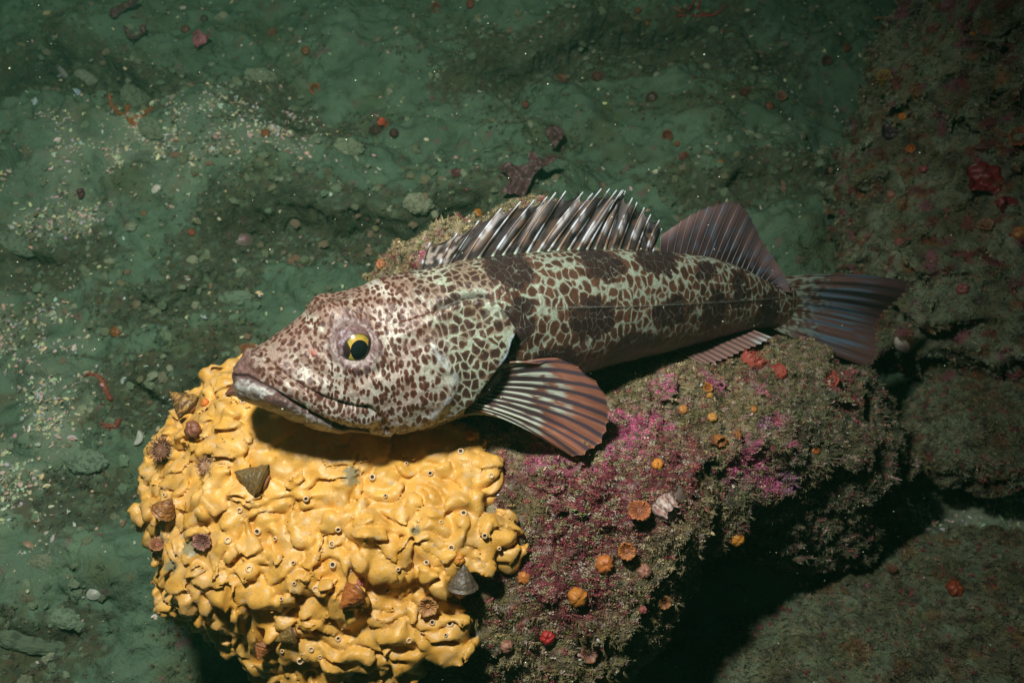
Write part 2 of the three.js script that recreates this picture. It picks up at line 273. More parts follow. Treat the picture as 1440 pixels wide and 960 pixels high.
const blotches = [
  [880, 608, 0.035, PINK], [850, 650, 0.02, PINK], [800, 660, 0.03, PINK], [760, 640, 0.025, PINK], [930, 590, 0.018, PINK], [935, 540, 0.02, PINK], [1000, 538, 0.012, PINK], [985, 525, 0.010, PINK], [1015, 548, 0.010, PINK], [1065, 550, 0.014, PINK],
  [1050, 640, 0.03, PINK], [1035, 665, 0.025, PINK], [1115, 632, 0.018, PINK], [1090, 690, 0.018, PINK], [1110, 675, 0.02, [0.40, 0.16, 0.34]], [1075, 597, 0.012, [0.36, 0.15, 0.3]], [1098, 592, 0.010, PINK],
  [900, 600, 0.028, PINK], [870, 625, 0.025, PINK], [1060, 655, 0.026, PINK], [1075, 680, 0.02, PINK], [1005, 540, 0.014, PINK],
  [1190, 525, 0.02, [0.3, 0.06, 0.08]], [1190, 560, 0.03, [0.2, 0.05, 0.06]], [1050, 525, 0.018, [0.2, 0.05, 0.05]], [600, 360, 0.014, PINK], [585, 372, 0.010, MAROON],
  [780, 780, 0.09, MAROON], [840, 730, 0.07, MAROON], [930, 680, 0.06, MAROON], [960, 640, 0.05, MAROON], [720, 840, 0.07, MAROON], [880, 700, 0.05, MAROON], [770, 700, 0.05, MAROON], [820, 850, 0.05, MAROON], [700, 660, 0.03, MAROON],
  [740, 720, 0.03, OLIVE], [690, 880, 0.06, OLIVE], [650, 930, 0.07, OLIVE], [820, 920, 0.06, OLIVE], [700, 760, 0.03, [0.17, 0.14, 0.03]],
].map(([x, y, r, c]) => { const q = onRock(x, y); return q && [q.p, r, c]; }).filter(Boolean);
function rockColour(x, y, z) {
  let c = mix3(TAN, OLIVE, smooth(-0.25, 0.45, fbm(x * 14, y * 14, z * 14, 4)));
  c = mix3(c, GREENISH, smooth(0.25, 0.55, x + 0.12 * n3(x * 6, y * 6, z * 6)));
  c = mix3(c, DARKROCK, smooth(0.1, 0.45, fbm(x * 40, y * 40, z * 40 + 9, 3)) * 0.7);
  for (const [p, r, k] of blotches) {
    const d = Math.hypot(x - p.x, y - p.y, z - p.z) / r; if (d > 2) continue;
    const w = 1 - smooth(0.55, 1.15, d + 0.75 * fbm(x * 38, y * 38, z * 38 + r * 99, 4) + 0.4 * n3(x * 85, y * 85, z * 85 + r * 50)); if (w > 0) c = mix3(c, k, w * 0.9);
  }
  const s = n3(x * 130, y * 130, z * 130); if (s > 0.62) c = mix3(c, [0.5, 0.42, 0.36], 0.7); else if (s < -0.66) c = mix3(c, [0.30, 0.05, 0.08], 0.7);
  return c;
}
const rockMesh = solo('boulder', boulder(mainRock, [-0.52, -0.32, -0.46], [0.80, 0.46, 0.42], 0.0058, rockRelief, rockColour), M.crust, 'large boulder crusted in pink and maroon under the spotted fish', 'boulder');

const dimRock = (seed, mixes) => (x, y, z) => {
  let c = mix3([0.22, 0.27, 0.165], [0.15, 0.16, 0.08], smooth(-0.3, 0.4, fbm(x * 9 + seed, y * 9, z * 9, 4)));
  c = mix3(c, [0.055, 0.045, 0.03], smooth(0.05, 0.5, fbm(x * 24 + seed, y * 24, z * 24, 4)) * 0.75);
  mixes.forEach((k, i) => { c = mix3(c, k, smooth(0.33, 0.45, fbm(x * 13 + seed * 3 + i * 31, y * 13, z * 13 + i * 7, 3)) * 0.8); });
  return c;
};
const wallRock = blend([ellipsoid(at(1450, 170, 1.72).toArray(), [0.34, 0.42, 0.28], 0, 0.25), ellipsoid(at(1430, 420, 1.62).toArray(), [0.30, 0.20, 0.2], 0, 0), ellipsoid(at(1280, 330, 1.75).toArray(), [0.16, 0.2, 0.16])], 0.1);
const wallRelief = (x, y, z) => 0.05 * fbm(x * 5 + 8, y * 6, z * 5, 3) + 0.02 * fbm(x * 18, y * 22, z * 18, 3) + 0.007 * fbm(x * 60, y * 60, z * 60, 2) - 0.02 * smooth(0.75, 1, ridged(x * 6, y * 9 + 4, z * 6));
const wallField = (x, y, z) => { const d = wallRock(x, y, z); return Math.abs(d) < 0.09 ? d + wallRelief(x, y, z) : d; };
{ const c = at(1440, 290, 1.7).toArray(); solo('boulder', boulder(wallRock, [c[0] - 0.62, c[1] - 0.75, c[2] - 0.5], [c[0] + 0.5, c[1] + 0.75, c[2] + 0.5], 0.0085, wallRelief, dimRock(5, [[0.27, 0.07, 0.12], [0.2, 0.03, 0.035], [0.26, 0.11, 0.04], [0.3, 0.36, 0.24]])), M.crust, 'dark reef boulder with red and pink growth behind the tail fin', 'boulder'); }
const nookRock = blend([ellipsoid(at(1370, 610, 1.50).toArray(), [0.13, 0.085, 0.12], 0, 0.05)], 0.05);
const smallRelief = (x, y, z) => 0.022 * fbm(x * 9 + 3, y * 9, z * 9, 3) + 0.008 * fbm(x * 32, y * 32, z * 32, 3) + 0.003 * fbm(x * 90, y * 90, z * 90, 2);
{ const c = at(1370, 610, 1.50).toArray(); solo('boulder', boulder(nookRock, c.map((v) => v - 0.24), c.map((v) => v + 0.24), 0.006, smallRelief, dimRock(17, [[0.2, 0.1, 0.05]])), M.crust, 'low dull green rock above the shell patch right of the boulder', 'boulder'); }
const slabRock = blend([ellipsoid(at(1130, 985, 1.30).toArray(), [0.16, 0.09, 0.16], 0, 0.4), ellipsoid(at(1330, 900, 1.33).toArray(), [0.30, 0.10, 0.22], 0.1, 0.32), ellipsoid(at(1440, 965, 1.30).toArray(), [0.2, 0.11, 0.2])], 0.08);
const slabField = (x, y, z) => { const d = slabRock(x, y, z); return Math.abs(d) < 0.09 ? d + smallRelief(x, y, z) : d; };
{ const c = at(1300, 910, 1.32).toArray(); solo('boulder', boulder(slabRock, c.map((v) => v - 0.46), c.map((v) => v + 0.46), 0.0075, smallRelief, dimRock(29, [[0.20, 0.27, 0.15], [0.20, 0.12, 0.05]])), M.crust, 'smooth silty slab of rock in the bottom right corner', 'boulder'); }

// ---------------------------------------------------------------- the diver's lamp that lights the scene, above the frame
{
  const t = thing('diving_lamp', 'diving lamp held above the fish, outside the picture', 'diving lamp', LAMP_AT.clone());
  t.quaternion.setFromUnitVectors(V(0, 0, 1), LAMP_AIM.clone().sub(LAMP_AT).normalize());
  const body = new THREE.LatheGeometry([[0, -0.20], [0.03, -0.20], [0.036, -0.19], [0.036, -0.06], [0.06, -0.03], [0.066, 0], [0.066, 0.012], [0.061, 0.012], [0.061, 0.002]].map(([r, y]) => new THREE.Vector2(r, y)), 40); body.rotateX(Math.PI / 2);
  part('housing', body, new THREE.MeshStandardMaterial({ color: 0x151517, roughness: 0.5 }), t);
  const face = new THREE.CircleGeometry(0.06, 40);
  part('glowing_face', face, new THREE.MeshStandardMaterial({ color: 0x222222, emissive: new THREE.Color(1, 0.96, 0.88), emissiveIntensity: 3 }), t);
  const lamp = new THREE.SpotLight(new THREE.Color(1, 0.955, 0.86), LAMP_POWER, 0, rad(61), 1, 2);
  lamp.position.set(0, 0, 0.03); lamp.target.position.set(0, 0, 1); lamp.shadow.radius = 3; lamp.castShadow = true; lamp.shadow.mapSize.set(2048, 2048);
  t.add(lamp, lamp.target);
}

// ---------------------------------------------------------------- the yellow sponge that wraps the near end of the boulder
const spongeOutline = [[352, 478], [316, 510], [294, 556], [256, 578], [216, 596], [198, 640], [196, 690], [180, 755], [168, 822], [198, 856], [262, 868], [280, 900], [330, 932], [385, 958], [450, 955], [482, 925], [560, 938], [602, 922], [655, 905], [662, 872], [640, 848], [612, 828], [650, 792], [722, 780], [727, 745], [702, 728], [672, 720], [698, 690], [696, 655], [668, 618], [640, 596], [560, 560], [470, 500], [420, 470]];
const toPhoto = (p) => { const q = p.clone().sub(EYE), d = q.dot(fwd); return [720 + q.x / d * FOCAL, 480 - q.dot(upv) / d * FOCAL, d]; };
let spongeField;
{
  const lo = [-0.54, -0.20, -0.06], hi = [0.06, 0.33, 0.44], h = 0.0027, n = [0, 1, 2].map((k) => Math.ceil((hi[k] - lo[k]) / h) + 1), S = new Float32Array(n[0] * n[1] * n[2]);
  S.fill(0.03);
  const ball = (x, y, z, r, soft = 0.0022) => { // adds a ball, joined softly to what is there
    const R = r + (soft > 0.005 ? 0.020 : 0.008), i0 = Math.max(1, Math.floor((x - R - lo[0]) / h)), i1 = Math.min(n[0] - 2, Math.ceil((x + R - lo[0]) / h)), j0 = Math.max(1, Math.floor((y - R - lo[1]) / h)), j1 = Math.min(n[1] - 2, Math.ceil((y + R - lo[1]) / h)), k0 = Math.max(1, Math.floor((z - R - lo[2]) / h)), k1 = Math.min(n[2] - 2, Math.ceil((z + R - lo[2]) / h));
    for (let k = k0; k <= k1; k++) for (let j = j0; j <= j1; j++) for (let i = i0; i <= i1; i++) { const o = i + j * n[0] + k * n[0] * n[1], d = Math.hypot(lo[0] + i * h - x, lo[1] + j * h - y, lo[2] + k * h - z) - r, e = S[o], w = Math.max(soft - Math.abs(d - e), 0) / soft; S[o] = Math.min(d, e) - w * w * soft * 0.25; }
  };
  const rp = rockMesh.geometry.attributes.position.array, rn = rockMesh.geometry.attributes.normal.array, grid = new Map(), key = (p, s) => `${Math.floor(p.x / s)},${Math.floor(p.y / s)},${Math.floor(p.z / s)}`;
  const spots = [];
  for (let i = 0; i < rp.length; i += 3) {
    const p = V(rp[i], rp[i + 1], rp[i + 2]); if (p.x > 0.05 || p.z < -0.04) continue;
    const q = toPhoto(p), nn = V(rn[i], rn[i + 1], rn[i + 2]), facing = nn.dot(EYE.clone().sub(p).normalize());
    const a = inside(spongeOutline, q[0], q[1]), edge = polyDist([...spongeOutline, spongeOutline[0]], q[0], q[1])[0];
    if (!(a && edge > 9) && !(p.x < -0.33 && edge < 60 && facing < 0.25)) continue;
    if (facing < -0.35) continue;
    spots.push({ p, n: nn, edge: a ? edge : 0, q });
  }
  for (let i = spots.length - 1; i > 0; i--) { const j = Math.floor(rand() * (i + 1)); [spots[i], spots[j]] = [spots[j], spots[i]]; }
  const thin = (list, s) => { const seen = new Map(), out = []; const k3 = (p) => [Math.floor(p.x / s), Math.floor(p.y / s), Math.floor(p.z / s)]; for (const o of list) { const [a, b, c] = k3(o.p); let ok = true; for (let i = -1; i <= 1 && ok; i++) for (let j = -1; j <= 1 && ok; j++) for (let k = -1; k <= 1 && ok; k++) for (const w of seen.get(`${a + i},${b + j},${c + k}`) ?? []) if (w.p.distanceTo(o.p) < s) { ok = false; break; } if (ok) { const kk = `${a},${b},${c}`; if (!seen.has(kk)) seen.set(kk, []); seen.get(kk).push(o); out.push(o); } } return out; };
  const bare = [[345, 765, 0], [222, 765, 22], [268, 770, 0], [290, 652, 17], [240, 796, 10], [585, 748, 9], [228, 636, 0], [495, 690, 0], [640, 850, 16]]; // holes where silt or rock shows
  for (const o of thin(spots, 0.0125)) { if (bare.some(([x, y, r]) => r && Math.hypot(o.q[0] - x, o.q[1] - y) < r)) continue; const r = 0.0180 + 0.003 * n3(o.p.x * 30, o.p.y * 30, o.p.z * 30) - 0.005 * smooth(16, 6, o.edge), q = o.p.clone().addScaledVector(o.n, 0.001); ball(q.x, q.y, q.z, r, 0.008); }
  const down = V(0, -1, 0);
  for (const o of thin(spots, 0.0195)) {
    if (bare.some(([x, y, r]) => r && Math.hypot(o.q[0] - x, o.q[1] - y) < r + 5)) continue;
    const front = smooth(0.86, 0.45, o.n.y) * smooth(640, 715, o.q[1] + 0.35 * (430 - o.q[0])), left = smooth(360, 300, o.q[0]);
    const side = o.n.clone().cross(V(0, 1, 0)).normalize(); if (side.lengthSq() < 0.5) side.set(1, 0, 0);
    const amount = Math.max(front, 0.75 * left);
    if (amount < 0.15) { if (rand() < 0.35) { const q = o.p.clone().addScaledVector(o.n, 0.003 + 0.003 * rand()); ball(q.x, q.y, q.z, pick(0.015, 0.019), 0.008); } continue; }
    // a drooping ruffle: a ledge of balls with a scalloped, overhanging edge
    const span = pick(0.020, 0.058) * (0.5 + 0.5 * front), m = Math.ceil(span / 0.0034), tilt = pick(-0.7, 0.7), out = pick(0.016, 0.029) * amount, sag = pick(0.010, 0.026) * amount, seed = rand() * 99, lobes = pick(1.2, 1.0 + span / 0.017);
    for (let k = 0; k <= m; k++) {
      const t = k / m - 0.5, ends = Math.sqrt(Math.max(0.02, 1 - 4 * t * t)), arch = ends * (0.50 + 0.50 * Math.abs(Math.sin(Math.PI * (t * lobes + seed)))), base = o.p.clone().addScaledVector(side, t * span).addScaledVector(down, t * span * tilt + 0.004 * Math.sin(seed + t * 8));
      for (let s = 0; s <= 5; s++) { const w = s / 5, q = base.clone().addScaledVector(o.n, 0.009 + out * w * arch).addScaledVector(down, sag * w * w * arch - 0.006 * (1 - w)); ball(q.x, q.y, q.z, lerp(0.0070, 0.0042 + 0.0012 * arch, w), 0.0024); }
    }
  }
  const F = S;
  const soft = (v) => 0.8 * (1 - Math.exp(-Math.max(0, v) / 0.5)), round = (v) => Math.sqrt(v * v + 0.004) - 0.06;
  // rounded, winding folds parted by deep creases, leaning downwards as they stand out
  for (let k = 0, q = 0; k < n[2]; k++) for (let j = 0; j < n[1]; j++) for (let i = 0; i < n[0]; i++, q++) if (F[q] > -0.004 && F[q] < 0.018) {
    const x = lo[0] + i * h, y = lo[1] + j * h, z = lo[2] + k * h, o = Math.max(0, F[q]), Y = y + 0.9 * o, wx = 0.016 * n3(x * 16, Y * 16, z * 16), wy = 0.016 * n3(x * 16 + 7, Y * 16, z * 16);
    const f = smooth(0.215, 0.155, y + 0.30 * (z - 0.28) - 0.10 * smooth(-0.30, -0.42, x)), a = round(n3b((x + wx) * 20, (Y + wy) * 30, z * 22)), b = round(n3b((x + wx) * 40 + 9, (Y + wy) * 54, z * 44));
    F[q] += lerp(0.0022, 0.0046, f) - lerp(0.0045, 0.0165, f) * soft(a) - lerp(0.0012, 0.0052, f) * soft(b) + 0.0006 * n3(x * 150, y * 150, z * 150);
  }
  spongeField = (x, y, z) => { const a = (x - lo[0]) / h, b = (y - lo[1]) / h, c = (z - lo[2]) / h; if (a < 0 || b < 0 || c < 0 || a >= n[0] - 1 || b >= n[1] - 1 || c >= n[2] - 1) return 0.03; const i = Math.floor(a), j = Math.floor(b), k = Math.floor(c), u = a - i, v = b - j, w = c - k, o = i + j * n[0] + k * n[0] * n[1], X = 1, Y = n[0], Z = n[0] * n[1]; return lerp(lerp(lerp(F[o], F[o + X], u), lerp(F[o + Y], F[o + X + Y], u), v), lerp(lerp(F[o + Z], F[o + X + Z], u), lerp(F[o + Y + Z], F[o + X + Y + Z], u), v), w); };
  const g = nets(F, ...n, lo, h), p = g.attributes.position.array;
  { // relax the skin a little
    const ix = g.index.array, m = p.length / 3, S3 = new Float32Array(p.length), N1 = new Uint16Array(m);
    for (let r = 0; r < 3; r++) { S3.fill(0); N1.fill(0); for (let t = 0; t < ix.length; t += 3) for (let a = 0; a < 3; a++) { const i = ix[t + a], j = ix[t + (a + 1) % 3]; for (let c = 0; c < 3; c++) { S3[i * 3 + c] += p[j * 3 + c]; S3[j * 3 + c] += p[i * 3 + c]; } N1[i]++; N1[j]++; } for (let i = 0; i < m; i++) if (N1[i]) for (let c = 0; c < 3; c++) p[i * 3 + c] = lerp(p[i * 3 + c], S3[i * 3 + c] / N1[i], 0.55); }
    g.computeVertexNormals();
  }
  const col = new Float32Array(p.length);
  const silted = [[222, 765, 22], [290, 655, 15], [240, 796, 10], [268, 772, 12], [585, 748, 9], [640, 845, 16], [496, 668, 14], [228, 634, 14]].map(([a, b, r]) => { const q = trace(spongeField, a, b); return q && [q.p, r * q.p.distanceTo(EYE) / FOCAL]; }).filter(Boolean);
  for (let i = 0; i < p.length; i += 3) {
    const x = p[i], y = p[i + 1], z = p[i + 2]; let c = mix3([0.80, 0.455, 0.095], [0.72, 0.375, 0.06], smooth(-0.2, 0.5, fbm(x * 18, y * 18, z * 18, 3)));
    c = mix3(c, [0.74, 0.47, 0.17], smooth(0.0, 0.5, fbm(x * 33 + 7, y * 33, z * 33, 3) + 0.3 * smooth(-0.28, -0.42, x)) * 0.6);
    c = mix3(c, [0.66, 0.56, 0.42], smooth(0.42, 0.62, fbm(x * 60, y * 60, z * 60 + 5, 3)) * 0.6);
    for (const [q, r] of silted) { const d = Math.hypot(x - q.x, y - q.y, z - q.z) / r; if (d < 1.6) c = mix3(c, [0.27, 0.26, 0.16], 0.9 * smooth(1.15, 0.75, d + 0.35 * n3(x * 110, y * 110, z * 110))); }
    c = c.map((v) => v * 1.22);
    const s = n3(x * 240, y * 240, z * 240); if (s > 0.86) c = mix3(c, [0.3, 0.2, 0.1], 0.5);
    col.set(c, i);
  }
  g.setAttribute('color', new THREE.BufferAttribute(col, 3));
  M.sponge = new THREE.MeshPhysicalMaterial({ name: 'sponge', vertexColors: true, bumpMap: again(gritMap, 16), bumpScale: 0.0007, roughness: 0.38, map: again(siltColour, 9), specularIntensity: 0.9 });
  const sponge = solo('encrusting_sponge', boxUV(g), M.sponge, 'big yellow ruffled sponge wrapped over the end of the boulder under the head', 'sponge');
  // open pores with pale rims
  const rim = (R, H) => { const g = new THREE.LatheGeometry([[R * 1.9, -0.002], [R * 1.5, H * 0.55], [R * 1.2, H * 0.95], [R, H], [R * 0.8, H * 0.9], [R * 0.72, H * 0.4], [R * 0.66, -0.0005]].map(([r, y]) => new THREE.Vector2(r, y)), 20); const c = []; const q = g.attributes.position; for (let i = 0; i < q.count; i++) { const r = Math.hypot(q.getX(i), q.getZ(i)), y = q.getY(i); c.push(...(r > R * 1.35 ? [0.76, 0.47, 0.14] : r > R * 0.9 ? [0.80, 0.64, 0.42] : r > R * 0.75 ? [0.62, 0.46, 0.28] : [0.22, 0.13, 0.05])); } g.setAttribute('color', new THREE.BufferAttribute(new Float32Array(c), 3)); return g; };
  const rims = [[0.0018, 0.0030], [0.0025, 0.0040], [0.0030, 0.0036]].map(([R, H]) => rim(R, H)), pore = new THREE.CircleGeometry(1, 16); pore.rotateX(-Math.PI / 2);
  const inner = new THREE.MeshStandardMaterial({ name: 'pore', color: new THREE.Color(0.06, 0.04, 0.02), roughness: 0.9 });
  [[231, 696], [337, 717], [362, 747], [387, 757], [430, 701], [467, 765], [412, 791], [475, 744], [444, 828], [396, 842], [188, 844], [468, 794], [413, 820], [199, 812], [648, 635], [571, 652], [605, 665], [524, 671], [542, 697], [691, 669], [652, 722], [620, 734], [682, 753], [635, 770], [702, 771], [599, 792], [341, 563], [397, 915], [437, 913], [422, 929], [450, 923], [475, 898], [633, 877], [627, 893], [608, 875], [320, 760], [545, 830], [575, 900], [350, 800], [560, 800]].forEach(([x, y], i) => {
    const q = trace(spongeField, x, y); if (!q) return; const k = i % 3, m = part('osculum', rims[k], M.sponge2 ??= new THREE.MeshPhysicalMaterial({ name: 'pore rim', vertexColors: true, roughness: 0.4 }), sponge);
    m.position.copy(q.p).addScaledVector(q.n, -0.0005); m.quaternion.setFromUnitVectors(V(0, 1, 0), q.n.clone().lerp(EYE.clone().sub(q.p).normalize(), 0.5).normalize());
    const d = part('pore', pore, inner, m); d.position.y = 0.0008; d.scale.setScalar([0.0013, 0.0018, 0.0022][k]);
  });
}
const onGrowth = (x, y) => { const a = trace(spongeField, x, y), b = onRock(x, y); if (!a) return b; if (!b) return a; return a.p.distanceTo(EYE) < b.p.distanceTo(EYE) ? a : b; };

// ---------------------------------------------------------------- the fish
const fish = thing('spotted_fish', 'large brown and pale green spotted fish resting on the boulder', 'fish', V(-0.018748, 0.31052, 0.135352));
fish.quaternion.setFromRotationMatrix(new THREE.Matrix4().makeBasis(V(0.921911, -0.049169, -0.38427), V(-0.009483, 0.988751, -0.149267), V(0.387286, 0.141255, 0.911074)));
fish.updateMatrixWorld(true);
const inFish = (x, y, d) => fish.worldToLocal(at(x, y, d));
const backLine = curve1([[-0.334, -0.021], [-0.3325, -0.006], [-0.328, 0.0025], [-0.318, 0.011], [-0.3012, 0.0205], [-0.271, 0.038], [-0.2447, 0.055], [-0.2338, 0.0635], [-0.2088, 0.0695], [-0.1825, 0.0785], [-0.1504, 0.0885], [-0.1289, 0.0925], [-0.1027, 0.0945], [-0.0703, 0.099], [-0.0371, 0.1035], [0.0314, 0.1055], [0.1034, 0.1046], [0.1682, 0.1006], [0.2363, 0.0925], [0.3331, 0.0757], [0.3984, 0.0512], [0.44, 0.030], [0.465, 0.0205], [0.50, 0.019]]);
const bellyLine = curve1([[-0.334, -0.021], [-0.3325, -0.033], [-0.328, -0.0385], [-0.3146, -0.0475], [-0.2918, -0.0605], [-0.2679, -0.074], [-0.2311, -0.090], [-0.1943, -0.099], [-0.1506, -0.1065], [-0.1079, -0.1075], [-0.0636, -0.101], [-0.0221, -0.092], [0.0195, -0.0805], [0.0835, -0.0712], [0.1388, -0.0633], [0.1844, -0.0588], [0.2675, -0.0535], [0.342, -0.0463], [0.4066, -0.0406], [0.465, -0.0425], [0.50, -0.045]]);
const halfWidth = curve1([[-0.334, 0], [-0.3325, 0.012], [-0.328, 0.021], [-0.315, 0.035], [-0.29, 0.050], [-0.26, 0.062], [-0.2, 0.075], [-0.15, 0.085], [-0.1, 0.092], [-0.05, 0.093], [0, 0.085], [0.1, 0.078], [0.2, 0.066], [0.3, 0.048], [0.4, 0.027], [0.455, 0.0125], [0.485, 0.006], [0.50, 0.0006]]);
const X0 = -0.334, X1 = 0.50;
function skin(x, a) { // a: 0 belly .. 1 back, on the near side; returns y, z
  const t = backLine(x), b = bellyLine(x), c = (t + b) / 2, h = (t - b) / 2, w = halfWidth(x), th = Math.PI * (1 - a), co = Math.cos(th), si = Math.sin(th), head = 1 - smooth(-0.14, 0.0, x);
  const y = c + h * Math.sign(co) * Math.pow(Math.abs(co), 0.92), k = (y - c) / (h || 1);
  return [y, w * Math.pow(Math.abs(si), 0.88) * (1 - head * 0.30 * Math.max(0, k) - head * 0.10 * Math.max(0, -k) ** 2)];
}
const zAt = (x, y) => { const t = backLine(x), b = bellyLine(x), c = (t + b) / 2, h = (t - b) / 2, k = clamp((y - c) / h, -1, 1), co = Math.sign(k) * Math.pow(Math.abs(k), 1 / 0.92); return skin(x, 1 - Math.acos(co) / Math.PI)[1]; };
const mouthLine = [[-0.336, -0.0095], [-0.3255, -0.0065], [-0.3194, -0.0055], [-0.2936, -0.0182], [-0.2603, -0.0426], [-0.2233, -0.0673], [-0.19, -0.079]];
const lipCrease = [[-0.318, 0.020], [-0.3097, 0.0194], [-0.2928, 0.0082], [-0.2757, -0.0062], [-0.2418, -0.0289], [-0.2132, -0.0412], [-0.191, -0.0446], [-0.176, -0.0605], [-0.1688, -0.0775]];
const gillEdge = [[-0.0983, 0.056], [-0.0654, 0.0656], [-0.044, 0.0659], [-0.0279, 0.053], [-0.018, 0.0381], [-0.0153, 0.0269], [-0.0229, 0.0134], [-0.0324, -0.004], [-0.0455, -0.0158], [-0.0549, -0.028], [-0.0662, -0.0445], [-0.0829, -0.0603], [-0.1011, -0.0704], [-0.1279, -0.0801], [-0.16, -0.088]];
{ const c = new THREE.CatmullRomCurve3(gillEdge.map(([x, y]) => V(x, y, 0)), false, 'centripetal'); gillEdge.length = 0; for (const p of c.getPoints(60)) gillEdge.push([p.x + 0.0008 * Math.sin(p.y * 260), p.y]); }
const gillCover = [...gillEdge, [-0.26, -0.075], [-0.26, 0.03], [-0.16, 0.045]];
const cheekRidge = [[-0.1141, 0.0154], [-0.0954, -0.012], [-0.0974, -0.033], [-0.117, -0.0619]];
const EYEC = [-0.2005, 0.0255];
const lowerLip = [[-0.33, -0.014], [-0.3131, -0.0166], [-0.2838, -0.0372], [-0.2532, -0.0571], [-0.2211, -0.0763]], upperLip = [[-0.313, 0.012], [-0.2899, -0.0021], [-0.2608, -0.0294], [-0.2299, -0.05], [-0.193, -0.0634]];
const gauss = (d, s) => Math.exp(-((d / s) ** 2));
function relief(x, y) { // how far the skin stands out, metres
  if (x > 0.03) return 0.0009 * fbm(x * 30, y * 40, 3, 2) + 0.0012 * gauss(y - (0.052 - (x - 0.02) * 0.105), 0.002) * smooth(0.03, 0.06, x);
  let d = 0.0012 * fbm(x * 40, y * 40, 1, 3) + 0.0005 * fbm(x * 170 + y * 60, y * 120, 9, 2) + 0.0022 * fbm(x * 14, y * 14, 5, 2);
  const m = polyDist(mouthLine, x, y)[0], c = polyDist(lipCrease, x, y)[0];
  d += -0.0055 * gauss(m, 0.0021) - 0.0042 * gauss(c, 0.0026);
  d += 0.0038 * gauss(polyDist(lowerLip, x, y)[0], 0.010) + 0.0048 * gauss(polyDist(upperLip, x, y)[0], 0.0085);
  const e = Math.hypot((x - EYEC[0]) * 0.95, y - EYEC[1]);
  d += 0.0075 * gauss(e, 0.030) + 0.0018 * gauss(e - 0.0245, 0.0045) - 0.004 * gauss(e, 0.014);
  d += 0.006 * gauss(Math.hypot(x + 0.224, (y - 0.066) * 1.2), 0.022) + 0.004 * gauss(polyDist([[-0.225, 0.058], [-0.19, 0.062], [-0.15, 0.066]], x, y)[0], 0.008);
  d += -0.0025 * gauss(polyDist([[-0.27, 0.012], [-0.24, -0.004], [-0.21, -0.014], [-0.17, 0.0]], x, y)[0], 0.006);
  d += 0.0032 * gauss(polyDist(cheekRidge, x, y)[0], 0.007) + 0.003 * gauss(polyDist([[-0.155, 0.03], [-0.11, 0.045], [-0.066, 0.061], [-0.035, 0.058]], x, y)[0], 0.006);
  d += 0.0022 * gauss(Math.hypot(x + 0.2461, y - 0.0197), 0.0035);
  d += -0.003 * gauss(polyDist([[-0.168, -0.078], [-0.15, -0.092]], x, y)[0], 0.003);
  const g = polyDist(gillEdge, x, y)[0], sd = inside(gillCover, x, y) ? g : -g;
  d += 0.0125 * smooth(-0.0012, 0.0022, sd) * Math.exp(-Math.max(0, sd) / 0.06) - 0.0045 * gauss(sd + 0.004, 0.004);
  return d;
}
// cells: nearest and second nearest random point, and the number of the nearest
const hash3 = (i, j, k) => { let h = Math.imul(i, 374761393) ^ Math.imul(j, 668265263) ^ Math.imul(k, 1274126177); h = Math.imul(h ^ (h >>> 13), 1274126177); return (h ^ (h >>> 16)) >>> 0; };
function cells(x, y, z) {
  const I = Math.floor(x), J = Math.floor(y), K = Math.floor(z); let a = 9, b = 9, id = 0;
  for (let k = K - 1; k <= K + 1; k++) for (let j = J - 1; j <= J + 1; j++) for (let i = I - 1; i <= I + 1; i++) {
    const h = hash3(i, j, k), dx = i + 0.12 + 0.76 * (h & 1023) / 1023 - x, dy = j + 0.12 + 0.76 * ((h >>> 10) & 1023) / 1023 - y, dz = k + 0.12 + 0.76 * ((h >>> 20) & 1023) / 1023 - z, d = dx * dx + dy * dy + dz * dz;
    if (d < a) { b = a; a = d; id = h; } else if (d < b) b = d;
  }
  return [Math.sqrt(a), Math.sqrt(b), id];
}
const saddles = [[0.006, 0.096, 0.034, 0.022], [0.1287, 0.090, 0.030, 0.020], [0.2248, 0.084, 0.034, 0.018], [-0.003, 0.0418, 0.020, 0.028], [0.0995, 0.026, 0.034, 0.024], [0.2287, 0.020, 0.032, 0.022], [0.3102, 0.010, 0.030, 0.026], [0.30, 0.066, 0.02, 0.014], [0.365, 0.03, 0.02, 0.03], [0.43, -0.012, 0.026, 0.03], [0.05, -0.02, 0.04, 0.02], [0.17, -0.022, 0.05, 0.02]];
const NET = [0.34, 0.41, 0.32], NETLOW = [0.17, 0.21, 0.20], DARKCELL = [0.056, 0.031, 0.024], RIM = [0.17, 0.085, 0.05];
